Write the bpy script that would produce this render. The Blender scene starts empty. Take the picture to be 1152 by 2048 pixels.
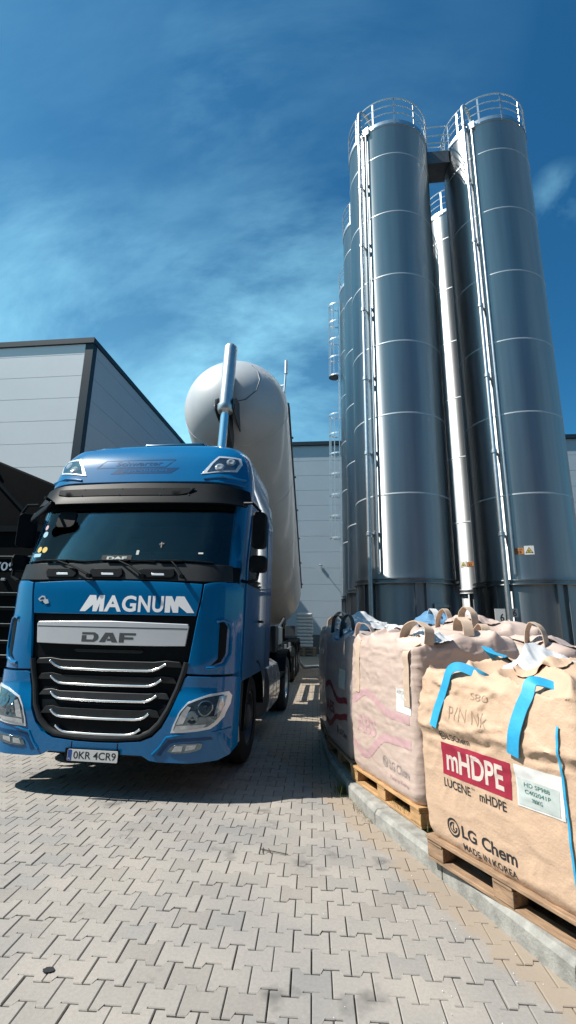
import bpy, bmesh, math, random
from mathutils import Vector, Matrix, noise
from mathutils.bvhtree import BVHTree

random.seed(7)
S = bpy.context.scene
COL = S.collection
R = math.radians
PI = math.pi

# ------------------------------------------------------------------ camera
EYE = 1.58
cam_d = bpy.data.cameras.new('camera')
cam = bpy.data.objects.new('camera', cam_d)
COL.objects.link(cam)
FPX = 933.668
vv = Vector((64.0, -3854.0, FPX)).normalized()      # world up seen by the camera
vd = Vector((109.0, 228.0, FPX)).normalized()       # world depth axis seen by the camera
vr = vd.cross(vv).normalized()
if vr.x < 0:
    vr = -vr
M = Matrix((vr, vd, vv))                            # camera frame (x right, y down, z ahead) to world
cx, cy, cz = M @ Vector((1, 0, 0)), M @ Vector((0, -1, 0)), M @ Vector((0, 0, -1))
cam.matrix_world = Matrix(((cx.x, cy.x, cz.x, 0), (cx.y, cy.y, cz.y, 0), (cx.z, cy.z, cz.z, EYE), (0, 0, 0, 1)))
cam_d.sensor_fit = 'VERTICAL'
cam_d.sensor_height = 24
cam_d.lens = FPX / 2048 * 24
cam_d.clip_start = 0.05
cam_d.clip_end = 3000
S.camera = cam

# ------------------------------------------------------------------ sky, sun, exposure
SUN_EL, SUN_AZ = 52.0, 76.0                         # azimuth counted from -Y towards -X
to_sun = Vector((-math.sin(R(SUN_AZ)) * math.cos(R(SUN_EL)), -math.cos(R(SUN_AZ)) * math.cos(R(SUN_EL)), math.sin(R(SUN_EL))))
sd = bpy.data.lights.new('sun', 'SUN')
sd.energy = 5.0
sd.angle = R(0.5)
sd.color = (1.0, 0.95, 0.87)
sun = bpy.data.objects.new('sun', sd)
COL.objects.link(sun)
sun.rotation_mode = 'QUATERNION'
sun.rotation_quaternion = to_sun.to_track_quat('Z', 'Y')

W = bpy.data.worlds.new('World')
S.world = W
W.use_nodes = True
wt = W.node_tree
wt.nodes.clear()


def N(t, typ, loc=(0, 0), **kw):
    n = t.nodes.new(typ)
    for k, v in kw.items():
        if k.startswith('i_'):
            n.inputs[k[2:].replace('_', ' ')].default_value = v
        else:
            setattr(n, k, v)
    return n


def L(t, a, ao, b, bi):
    t.links.new(a.outputs[ao], b.inputs[bi])


def ramp(t, stops, interp='LINEAR'):
    n = t.nodes.new('ShaderNodeValToRGB')
    n.color_ramp.interpolation = interp
    e = n.color_ramp.elements
    while len(e) < len(stops):
        e.new(0.5)
    for el, (p, c) in zip(e, stops):
        el.position = p
        el.color = c if len(c) == 4 else (*c, 1)
    return n


def g(v):
    return (v, v, v, 1)


sky = N(wt, 'ShaderNodeTexSky', sky_type='NISHITA', sun_disc=False)
sky.sun_elevation = R(SUN_EL)
sky.sun_rotation = math.atan2(to_sun.x, to_sun.y)
sky.altitude = 200
sky.air_density = 1.0
sky.dust_density = 1.0
sky.ozone_density = 3.0
hs = N(wt, 'ShaderNodeHueSaturation')
hs.inputs['Saturation'].default_value = 1.22
hs.inputs['Value'].default_value = 1.0
L(wt, sky, 'Color', hs, 'Color')
tc = N(wt, 'ShaderNodeTexCoord')
# thin cirrus streaks
mp = N(wt, 'ShaderNodeMapping')
mp.inputs['Rotation'].default_value = (0.3, 0.5, 0.9)
mp.inputs['Scale'].default_value = (1.1, 4.2, 2.0)
L(wt, tc, 'Generated', mp, 'Vector')
n1 = N(wt, 'ShaderNodeTexNoise')
n1.inputs['Scale'].default_value = 1.5
n1.inputs['Detail'].default_value = 9
n1.inputs['Roughness'].default_value = 0.62
n1.inputs['Distortion'].default_value = 0.2
L(wt, mp, 'Vector', n1, 'Vector')
n2 = N(wt, 'ShaderNodeTexNoise')
n2.inputs['Scale'].default_value = 1.5
n2.inputs['Detail'].default_value = 3
L(wt, tc, 'Generated', n2, 'Vector')
r1 = ramp(wt, [(0.38, g(0.0)), (0.72, g(1))])
L(wt, n1, 'Fac', r1, 'Fac')
r2 = ramp(wt, [(0.36, g(0.08)), (0.64, g(1))])
L(wt, n2, 'Fac', r2, 'Fac')
sep = N(wt, 'ShaderNodeSeparateXYZ')
L(wt, tc, 'Generated', sep, 'Vector')
# more cirrus on the left half of the sky
lx = N(wt, 'ShaderNodeMapRange')
lx.inputs['From Min'].default_value = 0.28
lx.inputs['From Max'].default_value = -0.25
L(wt, sep, 'X', lx, 'Value')
m1 = N(wt, 'ShaderNodeMath', operation='MULTIPLY')
L(wt, r1, 'Color', m1, 0)
L(wt, r2, 'Color', m1, 1)
m2 = N(wt, 'ShaderNodeMath', operation='MULTIPLY')
L(wt, m1, 'Value', m2, 0)
L(wt, lx, 'Result', m2, 1)
# one small puff of cloud to the right of the silos
pv = N(wt, 'ShaderNodeVectorMath', operation='DISTANCE')
pn = N(wt, 'ShaderNodeTexNoise')
pn.inputs['Scale'].default_value = 14
pn.inputs['Detail'].default_value = 6
L(wt, tc, 'Generated', pn, 'Vector')
pd = M @ Vector((1118 - 576, 395 - 1024, FPX)).normalized()
nv = N(wt, 'ShaderNodeVectorMath', operation='NORMALIZE')
L(wt, tc, 'Generated', nv, 0)
L(wt, nv, 'Vector', pv, 0)
pv.inputs[1].default_value = pd
pr = N(wt, 'ShaderNodeMapRange')
pr.inputs['From Min'].default_value = 0.055
pr.inputs['From Max'].default_value = 0.0
L(wt, pv, 'Value', pr, 'Value')
pr2 = ramp(wt, [(0.4, g(0)), (0.7, g(1))])
L(wt, pn, 'Fac', pr2, 'Fac')
m3 = N(wt, 'ShaderNodeMath', operation='MULTIPLY')
L(wt, pr, 'Result', m3, 0)
L(wt, pr2, 'Color', m3, 1)
m4 = N(wt, 'ShaderNodeMath', operation='MULTIPLY')
hz = N(wt, 'ShaderNodeMapRange')
hz.inputs['From Min'].default_value = 0.75
hz.inputs['From Max'].default_value = 0.15
hz.inputs['To Min'].default_value = 0.02
hz.inputs['To Max'].default_value = 0.40
L(wt, sep, 'Z', hz, 'Value')
mh_ = N(wt, 'ShaderNodeMath', operation='MULTIPLY_ADD')
L(wt, hz, 'Result', mh_, 0)
L(wt, lx, 'Result', mh_, 1)
L(wt, m2, 'Value', mh_, 2)
L(wt, mh_, 'Value', m4, 0)
m4.inputs[1].default_value = 1.15
m5 = N(wt, 'ShaderNodeMath', operation='MULTIPLY')
L(wt, m3, 'Value', m5, 0)
m5.inputs[1].default_value = 0.5
m6 = N(wt, 'ShaderNodeMath', operation='ADD', use_clamp=True)
L(wt, m4, 'Value', m6, 0)
L(wt, m5, 'Value', m6, 1)
cm = N(wt, 'ShaderNodeMixRGB')
cm.inputs['Color2'].default_value = (4.0, 8.9, 11.2, 1)
L(wt, m6, 'Value', cm, 'Fac')
tint = N(wt, 'ShaderNodeMixRGB', blend_type='MULTIPLY')
tint.inputs['Fac'].default_value = 1
tint.inputs['Color2'].default_value = (0.45, 1.08, 1.12, 1)
L(wt, hs, 'Color', tint, 'Color1')
L(wt, tint, 'Color', cm, 'Color1')
bg = N(wt, 'ShaderNodeBackground')
bg.inputs['Strength'].default_value = 0.062
L(wt, cm, 'Color', bg, 'Color')
wo = N(wt, 'ShaderNodeOutputWorld')
L(wt, bg, 'Background', wo, 'Surface')

S.render.engine = 'CYCLES'
S.view_settings.view_transform = 'Standard'
S.view_settings.look = 'None'
S.view_settings.gamma = 1
S.view_settings.exposure = 0.80


# ------------------------------------------------------------------ materials
KD = 0.70            # overall reflectance level that goes with the exposure


def mat(name, col, rough=0.5, metal=0.0, coat=0.0, spec=0.5, noise_amt=0.0, noise_scale=8.0, bump=0.0, bump_scale=60.0,
        rough_var=0.0, aniso=0.0, stretch=None):
    if metal < 0.5:
        col = tuple(c * KD for c in col)
    m = bpy.data.materials.new(name)
    m.use_nodes = True
    t = m.node_tree
    b = t.nodes['Principled BSDF']
    b.inputs['Base Color'].default_value = (*col, 1)
    b.inputs['Roughness'].default_value = rough
    b.inputs['Metallic'].default_value = metal
    b.inputs['Coat Weight'].default_value = coat
    b.inputs['Coat Roughness'].default_value = 0.04
    b.inputs['Specular IOR Level'].default_value = spec
    if noise_amt or bump or rough_var:
        co = N(t, 'ShaderNodeTexCoord')
        mpn = N(t, 'ShaderNodeMapping')
        if stretch:
            mpn.inputs['Scale'].default_value = stretch
        L(t, co, 'Object', mpn, 'Vector')
    if noise_amt:
        nz = N(t, 'ShaderNodeTexNoise')
        nz.inputs['Scale'].default_value = noise_scale
        nz.inputs['Detail'].default_value = 6
        nz.inputs['Roughness'].default_value = 0.62
        L(t, mpn, 'Vector', nz, 'Vector')
        lo = tuple(c * (1 - noise_amt) for c in col)
        hi = tuple(min(1, c * (1 + noise_amt)) for c in col)
        rp = ramp(t, [(0.3, lo), (0.7, hi)])
        L(t, nz, 'Fac', rp, 'Fac')
        L(t, rp, 'Color', b, 'Base Color')
    if rough_var:
        nr = N(t, 'ShaderNodeTexNoise')
        nr.inputs['Scale'].default_value = noise_scale * 1.7
        nr.inputs['Detail'].default_value = 5
        L(t, mpn, 'Vector', nr, 'Vector')
        mr = N(t, 'ShaderNodeMapRange')
        mr.inputs['To Min'].default_value = max(0.01, rough - rough_var)
        mr.inputs['To Max'].default_value = rough + rough_var
        L(t, nr, 'Fac', mr, 'Value')
        L(t, mr, 'Result', b, 'Roughness')
    if bump:
        nb = N(t, 'ShaderNodeTexNoise')
        nb.inputs['Scale'].default_value = bump_scale
        nb.inputs['Detail'].default_value = 5
        L(t, mpn, 'Vector', nb, 'Vector')
        bp = N(t, 'ShaderNodeBump')
        bp.inputs['Strength'].default_value = bump
        bp.inputs['Distance'].default_value = 0.01
        L(t, nb, 'Fac', bp, 'Height')
        L(t, bp, 'Normal', b, 'Normal')
    if aniso:
        b.inputs['Anisotropic'].default_value = aniso
        b.inputs['Anisotropic Rotation'].default_value = 0.25
        tg = N(t, 'ShaderNodeTangent', direction_type='RADIAL', axis='Z')
        L(t, tg, 'Tangent', b, 'Tangent')
    return m


MAT = {}
MAT['blue'] = mat('blue_paint', (0.0003, 0.152, 0.385), 0.30, 0.0, 0.9, spec=0.06, noise_amt=0.06, noise_scale=3)
MAT['blue_faded'] = mat('faded_blue_paint', (0.0003, 0.065, 0.19), 0.36, 0.0, 0.5, spec=0.06)
MAT['black'] = mat('black_plastic', (0.006, 0.009, 0.012), 0.45, spec=0.08, noise_amt=0.25, noise_scale=12, bump=0.05, bump_scale=200)
MAT['darkgrey'] = mat('dark_grey_plastic', (0.022, 0.025, 0.028), 0.45, spec=0.25, noise_amt=0.2, noise_scale=14)
MAT['rubber'] = mat('tyre_rubber', (0.018, 0.018, 0.019), 0.8, noise_amt=0.35, noise_scale=9, bump=0.2, bump_scale=50)
MAT['chrome'] = mat('chrome', (0.85, 0.86, 0.87), 0.16, 1.0)
MAT['silver'] = mat('silver_panel', (0.86, 0.90, 0.95), 0.3, 0.3, 0.4, noise_amt=0.03, noise_scale=4)
MAT['white_letter'] = mat('white_vinyl', (1.15, 1.17, 1.2), 0.4)
MAT['grey_letter'] = mat('grey_letter', (0.09, 0.10, 0.11), 0.4)
MAT['screen'] = mat('windscreen_glass', (0.004, 0.012, 0.016), 0.03, spec=0.5, noise_amt=0.4, noise_scale=1.6)
MAT['lens'] = mat('clear_lens', (0.55, 0.58, 0.6), 0.06, 0.35, 1.0, noise_amt=0.25, noise_scale=16)
MAT['lens_dark'] = mat('lamp_reflector', (0.10, 0.14, 0.17), 0.08, 0.8, 1.0, noise_amt=0.5, noise_scale=20)
MAT['chassis'] = mat('chassis_paint', (0.018, 0.020, 0.022), 0.6, spec=0.25, noise_amt=0.3, noise_scale=6)
MAT['tankwhite'] = mat('tank_paint', (0.63, 0.66, 0.68), 0.42, 0.0, 0.2, noise_amt=0.05, noise_scale=2.2, rough_var=0.06)
MAT['steel'] = mat('brushed_steel', (0.41, 0.435, 0.455), 0.44, 1.0, noise_amt=0.12, noise_scale=1.6, rough_var=0.04, aniso=0.95, stretch=(2.0, 2.0, 0.10))
MAT['steel_skirt'] = mat('dull_steel', (0.31, 0.33, 0.345), 0.44, 1.0, noise_amt=0.12, noise_scale=2.0, rough_var=0.04, aniso=0.9, stretch=(2.0, 2.0, 0.12))
MAT['galv'] = mat('galvanised_steel', (0.55, 0.57, 0.58), 0.38, 0.9, noise_amt=0.12, noise_scale=9)
MAT['darksteel'] = mat('dark_steel', (0.09, 0.10, 0.11), 0.5, 0.7, noise_amt=0.2, noise_scale=6)
MAT['white_panel'] = mat('white_panel', (0.88, 0.89, 0.90), 0.42, noise_amt=0.025, noise_scale=0.7)
MAT['grey_panel'] = mat('grey_panel', (0.47, 0.56, 0.63), 0.42, noise_amt=0.04, noise_scale=0.6)
MAT['trim'] = mat('anthracite_trim', (0.020, 0.038, 0.055), 0.45, spec=0.25, noise_amt=0.1, noise_scale=3)
MAT['concrete'] = mat('concrete', (0.34, 0.335, 0.31), 0.85, noise_amt=0.32, noise_scale=9, bump=0.5, bump_scale=70)
MAT['added_hall'] = mat('added_hall_cladding', (0.17, 0.185, 0.20), 0.45, noise_amt=0.04, noise_scale=0.6)
MAT['tank_band'] = mat('dull_fairing', (0.30, 0.26, 0.26), 0.25, 0.0, 0.6)
MAT['lining'] = mat('cab_lining', (0.02, 0.024, 0.027), 0.8)
MAT['seat_cloth'] = mat('seat_cloth', (0.05, 0.06, 0.07), 0.85, noise_amt=0.2, noise_scale=10)
gm = bpy.data.materials.new('windscreen_pane')
gm.use_nodes = True
t = gm.node_tree
t.nodes.clear()
tr_ = N(t, 'ShaderNodeBsdfTransparent')
tr_.inputs['Color'].default_value = (0.72, 0.85, 0.87, 1)
gl_ = N(t, 'ShaderNodeBsdfGlossy')
gl_.inputs['Roughness'].default_value = 0.02
fr_ = N(t, 'ShaderNodeFresnel')
fr_.inputs['IOR'].default_value = 1.45
mx_ = N(t, 'ShaderNodeMixShader')
L(t, fr_, 'Fac', mx_, 'Fac')
L(t, tr_, 'BSDF', mx_, 1)
L(t, gl_, 'BSDF', mx_, 2)
L(t, mx_, 'Shader', N(t, 'ShaderNodeOutputMaterial'), 'Surface')
MAT['glass'] = gm
MAT['seam'] = mat('weld_seam', (0.55, 0.58, 0.60), 0.5, 0.8)
MAT['pellet'] = mat('plastic_pellets', (1.0, 0.98, 0.95), 0.4)
MAT['plinth'] = mat('plinth_concrete', (0.16, 0.16, 0.16), 0.85, noise_amt=0.2, noise_scale=3)
MAT['wood_new'] = mat('fresh_pine', (0.56, 0.33, 0.15), 0.7, noise_amt=0.3, noise_scale=7, bump=0.25, bump_scale=40, stretch=(1, 6, 6))
MAT['wood_old'] = mat('weathered_pine', (0.36, 0.23, 0.14), 0.8, noise_amt=0.4, noise_scale=8, bump=0.3, bump_scale=40, stretch=(1, 6, 6))
MAT['kraft'] = mat('kraft_fabric', (0.66, 0.462, 0.325), 0.6, spec=0.3, noise_amt=0.06, noise_scale=4, bump=0.28, bump_scale=70)
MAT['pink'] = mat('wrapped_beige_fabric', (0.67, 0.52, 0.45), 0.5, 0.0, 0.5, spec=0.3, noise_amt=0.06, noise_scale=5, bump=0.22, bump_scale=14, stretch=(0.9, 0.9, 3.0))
MAT['darkened_bag'] = mat('shade_darkened_fabric', (0.40, 0.35, 0.34), 0.5, 0.0, 0.2, noise_amt=0.08, noise_scale=5, bump=0.25, bump_scale=30)  # darker copy of the wrapped fabric, truck shade put into its colour
MAT['strap'] = mat('blue_webbing', (0.03, 0.42, 0.74), 0.55, noise_amt=0.1, noise_scale=30, bump=0.12, bump_scale=160)
MAT['beige_strap'] = mat('beige_webbing', (0.66, 0.50, 0.38), 0.65, noise_amt=0.1, noise_scale=20, bump=0.3, bump_scale=200)
MAT['grey_strap'] = mat('dark_webbing', (0.05, 0.05, 0.05), 0.7)
MAT['plastic'] = mat('white_film', (0.78, 0.80, 0.82), 0.22, 0.0, 0.4, noise_amt=0.06, noise_scale=10)
MAT['blue_film'] = mat('blue_film', (0.13, 0.30, 0.50), 0.35, 0.0, 0.3, noise_amt=0.15, noise_scale=9)
MAT['red'] = mat('red_print', (0.37, 0.015, 0.045), 0.55, noise_amt=0.12, noise_scale=9)
MAT['pale_letter'] = mat('pale_print', (0.72, 0.60, 0.55), 0.6)
MAT['ink'] = mat('black_print', (0.02, 0.02, 0.025), 0.6)
MAT['pencil'] = mat('pencil', (0.40, 0.28, 0.19), 0.7)
MAT['mauve'] = mat('mauve_print', (0.64, 0.41, 0.42), 0.5)
MAT['grey_print'] = mat('grey_print', (0.40, 0.34, 0.33), 0.5)
MAT['darkred'] = mat('dark_red_print', (0.22, 0.02, 0.04), 0.5)
MAT['paper'] = mat('paper', (0.80, 0.80, 0.78), 0.5, noise_amt=0.04, noise_scale=8)
MAT['paper_grey'] = mat('label_print', (0.56, 0.62, 0.60), 0.5, noise_amt=0.1, noise_scale=14)
MAT['teal_ink'] = mat('teal_print', (0.06, 0.20, 0.17), 0.5)
MAT['yellow'] = mat('yellow_sticker', (0.75, 0.55, 0.10), 0.5)
MAT['orange'] = mat('orange_sticker', (0.55, 0.22, 0.06), 0.5)
MAT['lightblue'] = mat('light_blue_sticker', (0.35, 0.60, 0.75), 0.5)
MAT['sack'] = mat('white_sack', (0.62, 0.61, 0.60), 0.5, noise_amt=0.1, noise_scale=5, bump=0.2, bump_scale=12)
MAT['tarp'] = mat('black_tarp', (0.003, 0.0045, 0.006), 0.8, spec=0.05, noise_amt=0.3, noise_scale=3, bump=0.2, bump_scale=6)
MAT['grass'] = mat('grass_blades', (0.10, 0.12, 0.035), 0.7, noise_amt=0.4, noise_scale=20)
MAT['soil'] = mat('gravel_soil', (0.17, 0.15, 0.12), 0.95, noise_amt=0.5, noise_scale=25, bump=0.8, bump_scale=60)
MAT['joint'] = mat('joint_sand', (0.085, 0.075, 0.062), 0.95, noise_amt=0.35, noise_scale=40)
MAT['skylight'] = mat('tinted_hatch', (0.01, 0.10, 0.2), 0.2, 0.2, 0.6)
MAT['euroblue'] = mat('plate_blue', (0.02, 0.08, 0.35), 0.4)
MAT['plate'] = mat('plate_white', (0.75, 0.77, 0.78), 0.35)
MAT['stain'] = mat('oil_stain', (0.02, 0.02, 0.022), 0.6)
MAT['leaf'] = mat('dead_twig', (0.05, 0.035, 0.02), 0.8)

# ------------------------------------------------------------------ paver material (per stone tone, sand drift along the kerb, oil spots)
pm = bpy.data.materials.new('concrete_pavers')
pm.use_nodes = True
t = pm.node_tree
b = t.nodes['Principled BSDF']
b.inputs['Roughness'].default_value = 0.82
ge = N(t, 'ShaderNodeNewGeometry')
co = N(t, 'ShaderNodeTexCoord')
rp = ramp(t, [(0.0, (0.225, 0.209, 0.194)), (0.25, (0.250, 0.235, 0.219)), (0.55, (0.260, 0.243, 0.227)), (0.8, (0.276, 0.255, 0.235)), (1.0, (0.215, 0.208, 0.20))])
L(t, ge, 'Random Per Island', rp, 'Fac')
nf = N(t, 'ShaderNodeTexNoise')
nf.inputs['Scale'].default_value = 60
nf.inputs['Detail'].default_value = 8
nf.inputs['Roughness'].default_value = 0.75
L(t, co, 'Object', nf, 'Vector')
rf = ramp(t, [(0.3, g(0.86)), (0.7, g(1.12))])
L(t, nf, 'Fac', rf, 'Fac')
mxa = N(t, 'ShaderNodeMixRGB', blend_type='MULTIPLY')
mxa.inputs['Fac'].default_value = 1
L(t, rp, 'Color', mxa, 'Color1')
L(t, rf, 'Color', mxa, 'Color2')
nb = N(t, 'ShaderNodeTexNoise')
nb.inputs['Scale'].default_value = 1.1
nb.inputs['Detail'].default_value = 5
L(t, co, 'Object', nb, 'Vector')
rb = ramp(t, [(0.35, (0.80, 0.82, 0.84)), (0.62, (1.06, 1.04, 1.0))])
L(t, nb, 'Fac', rb, 'Fac')
mxb = N(t, 'ShaderNodeMixRGB', blend_type='MULTIPLY')
mxb.inputs['Fac'].default_value = 1
L(t, mxa, 'Color', mxb, 'Color1')
L(t, rb, 'Color', mxb, 'Color2')
# dark oil spots
no = N(t, 'ShaderNodeTexNoise')
no.inputs['Scale'].default_value = 2.3
no.inputs['Detail'].default_value = 4
no.inputs['Roughness'].default_value = 0.55
mo = N(t, 'ShaderNodeMapping')
mo.inputs['Location'].default_value = (3.1, 1.7, 0)
L(t, co, 'Object', mo, 'Vector')
L(t, mo, 'Vector', no, 'Vector')
ro = ramp(t, [(0.63, g(0)), (0.72, g(0.7))])
L(t, no, 'Fac', ro, 'Fac')
mxo = N(t, 'ShaderNodeMixRGB')
mxo.inputs['Color2'].default_value = (0.07, 0.067, 0.064, 1)
L(t, ro, 'Color', mxo, 'Fac')
L(t, mxb, 'Color', mxo, 'Color1')
# sand washed against the kerb: distance from the line of the kerb foot
sx = N(t, 'ShaderNodeSeparateXYZ')
L(t, co, 'Object', sx, 'Vector')
dm = N(t, 'ShaderNodeVectorMath', operation='DOT_PRODUCT')
L(t, co, 'Object', dm, 0)
dm.inputs[1].default_value = (0.910, 0.415, 0)
ds = N(t, 'ShaderNodeMapRange')                      # foot of kerb lies at about 2.05 on this axis
ds.inputs['From Min'].default_value = 1.55
ds.inputs['From Max'].default_value = 2.05
L(t, dm, 'Value', ds, 'Value')
nsd = N(t, 'ShaderNodeTexNoise')
nsd.inputs['Scale'].default_value = 3.2
nsd.inputs['Detail'].default_value = 9
nsd.inputs['Roughness'].default_value = 0.7
L(t, co, 'Object', nsd, 'Vector')
ad = N(t, 'ShaderNodeMath', operation='ADD')
L(t, ds, 'Result', ad, 0)
L(t, nsd, 'Fac', ad, 1)
rs = ramp(t, [(0.0, g(0)), (1.0, g(1))])
mrs = N(t, 'ShaderNodeMapRange')
mrs.inputs['From Min'].default_value = 1.02
mrs.inputs['From Max'].default_value = 1.16
L(t, ad, 'Value', mrs, 'Value')
mxs = N(t, 'ShaderNodeMixRGB')
mxs.inputs['Color2'].default_value = (0.25, 0.20, 0.15, 1)
ml = N(t, 'ShaderNodeMath', operation='MULTIPLY')
L(t, mrs, 'Result', ml, 0)
ml.inputs[1].default_value = 0.8
L(t, ml, 'Value', mxs, 'Fac')
L(t, mxo, 'Color', mxs, 'Color1')
L(t, mxs, 'Color', b, 'Base Color')
bp = N(t, 'ShaderNodeBump')
bp.inputs['Strength'].default_value = 0.35
bp.inputs['Distance'].default_value = 0.004
L(t, nf, 'Fac', bp, 'Height')
L(t, bp, 'Normal', b, 'Normal')
MAT['paver'] = pm


# ------------------------------------------------------------------ mesh helpers
class B:
    """collects vertices and faces of one mesh"""

    def __init__(s):
        s.v, s.f = [], []

    def add(s, vs, fs):
        o = len(s.v)
        s.v += [tuple(p) for p in vs]
        s.f += [tuple(i + o for i in q) for q in fs]
        return s

    def box(s, c, d, rz=0.0, rot=None):
        hx, hy, hz = d[0] / 2, d[1] / 2, d[2] / 2
        m = rot if rot else Matrix.Rotation(rz, 3, 'Z')
        vs = [Vector(c) + m @ Vector((x * hx, y * hy, z * hz)) for x in (-1, 1) for y in (-1, 1) for z in (-1, 1)]
        return s.add(vs, [(0, 1, 3, 2), (4, 6, 7, 5), (0, 4, 5, 1), (2, 3, 7, 6), (0, 2, 6, 4), (1, 5, 7, 3)])

    def tube(s, pts, r, seg=10, closed=False, cap=True, flat=None):
        """sweep a round (or flat = (w, h)) section along pts; r may be a list"""
        pts = [Vector(p) for p in pts]
        n = len(pts)
        rings = []
        ref = None
        for i, p in enumerate(pts):
            if closed:
                d = (pts[(i + 1) % n] - pts[i - 1]).normalized()
            else:
                d = (pts[min(i + 1, n - 1)] - pts[max(i - 1, 0)]).normalized()
            if ref is None:
                ref = Vector((0, 0, 1)) if abs(d.z) < 0.9 else Vector((0, 1, 0))
                if flat and len(flat) > 2:
                    ref = Vector(flat[2])
            a = (ref - d * ref.dot(d)).normalized()
            ref = a
            bb = d.cross(a)
            rr = r[i] if isinstance(r, (list, tuple)) else r
            ring = []
            if flat:
                for sx_, sy_ in ((-1, -1), (1, -1), (1, 1), (-1, 1)):
                    ring.append(p + a * (sx_ * flat[0] / 2) + bb * (sy_ * flat[1] / 2))
            else:
                for k in range(seg):
                    an = 2 * PI * k / seg
                    ring.append(p + a * (math.cos(an) * rr) + bb * (math.sin(an) * rr))
            rings.append(ring)
        q = len(rings[0])
        vs = [v for ring in rings for v in ring]
        fs = []
        for i in range(n if closed else n - 1):
            j = (i + 1) % n
            for k in range(q):
                k2 = (k + 1) % q
                fs.append((i * q + k, i * q + k2, j * q + k2, j * q + k))
        if cap and not closed:
            fs.append(tuple(range(q))[::-1])
            fs.append(tuple((n - 1) * q + k for k in range(q)))
        return s.add(vs, fs)

    def lathe(s, prof, seg=48, mtx=None, a0=0.0, a1=2 * PI, capends=False):
        """prof: (r, z) pairs, turned about Z"""
        full = abs(a1 - a0 - 2 * PI) < 1e-6
        nn = seg if full else seg + 1
        vs = []
        for r, z in prof:
            for k in range(nn):
                an = a0 + (a1 - a0) * k / seg
                p = Vector((r * math.cos(an), r * math.sin(an), z))
                vs.append(mtx @ p if mtx else p)
        fs = []
        for i in range(len(prof) - 1):
            for k in range(seg):
                k2 = (k + 1) % nn
                fs.append((i * nn + k, i * nn + k2, (i + 1) * nn + k2, (i + 1) * nn + k))
        if capends and full:
            fs.append(tuple(range(nn))[::-1])
            fs.append(tuple((len(prof) - 1) * nn + k for k in range(nn)))
        return s.add(vs, fs)

    def prism(s, poly, f0, f1):
        """poly of 2D points, f0/f1 map a 2D point to the two faces"""
        n = len(poly)
        vs = [f0(*p) for p in poly] + [f1(*p) for p in poly]
        fs = [tuple(range(n)), tuple(range(2 * n - 1, n - 1, -1))]
        for i in range(n):
            j = (i + 1) % n
            fs.append((i, i + n, j + n, j))
        return s.add(vs, fs)

    def build(s, name, m, parent=None, smooth=True, bevel=0.0, seg=2, ang=35, loc=None):
        me = bpy.data.meshes.new(name)
        me.from_pydata(s.v, [], s.f)
        bm = bmesh.new()
        bm.from_mesh(me)
        bmesh.ops.recalc_face_normals(bm, faces=bm.faces)
        bm.to_mesh(me)
        bm.free()
        return link(name, me, m, parent, smooth, bevel, seg, ang, loc)


def link(name, me, m, parent=None, smooth=True, bevel=0.0, seg=2, ang=35, loc=None):
    me.materials.append(MAT[m] if isinstance(m, str) else m)
    if smooth:
        me.polygons.foreach_set('use_smooth', [True] * len(me.polygons))
        me.set_sharp_from_angle(angle=R(ang))
    o = bpy.data.objects.new(name, me)
    COL.objects.link(o)
    if parent:
        o.parent = parent
    if loc:
        o.location = loc
    if bevel:
        md = o.modifiers.new('bevel', 'BEVEL')
        md.width = bevel
        md.segments = seg
        md.limit_method = 'ANGLE'
        md.angle_limit = R(38)
        md.harden_normals = False
    return o


def thing(name, label, cat, loc=(0, 0, 0), rz=0.0, group=None):
    o = bpy.data.objects.new(name, None)
    o.empty_display_size = 0.2
    COL.objects.link(o)
    o.location = loc
    o.rotation_euler = (0, 0, rz)
    return tag(o, label, cat, group)


def tag(o, label, cat, group=None):
    o['label'] = label
    o['category'] = cat
    if group:
        o['group'] = group
    return o


def struct(o):
    o['kind'] = 'structure'
    return o


def flat_bm(poly, step):
    """2D polygon as a bmesh in the XY plane cut by a regular grid"""
    bm = bmesh.new()
    bm.faces.new([bm.verts.new((p[0], p[1], 0)) for p in poly])
    bm.normal_update()
    return grid_cut(bm, step)


def grid_cut(bm, step):
    if step:
        xs = [v.co.x for v in bm.verts]
        ys = [v.co.y for v in bm.verts]
        for ax, lo, hi in ((0, min(xs), max(xs)), (1, min(ys), max(ys))):
            k = math.floor(lo / step) + 1
            while k * step < hi:
                no_ = Vector((1, 0, 0)) if ax == 0 else Vector((0, 1, 0))
                bmesh.ops.bisect_plane(bm, geom=bm.verts[:] + bm.edges[:] + bm.faces[:], plane_co=no_ * (k * step), plane_no=no_, dist=1e-5)
                k += 1
    return bm


def map_bm(bm, fn, off, th=0.0):
    """fn(u, v, off) gives the 3D point; th > 0 closes a solid plate"""
    bm.verts.index_update()
    vs = [fn(v.co.x, v.co.y, off) for v in bm.verts]
    n = len(vs)
    fs = [tuple(v.index for v in f.verts) for f in bm.faces]
    out = B()
    if th:
        vs += [fn(v.co.x, v.co.y, off - th) for v in bm.verts]
        back = [tuple(i + n for i in reversed(q)) for q in fs]
        side = []
        for f in bm.faces:
            for lp in f.loops:
                if len(lp.edge.link_faces) == 1:
                    a, c = lp.vert.index, lp.link_loop_next.vert.index
                    side.append((c, a, a + n, c + n))
        fs = fs + back + side
    bm.free()
    return out.add(vs, fs)


_txt = {}


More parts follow.
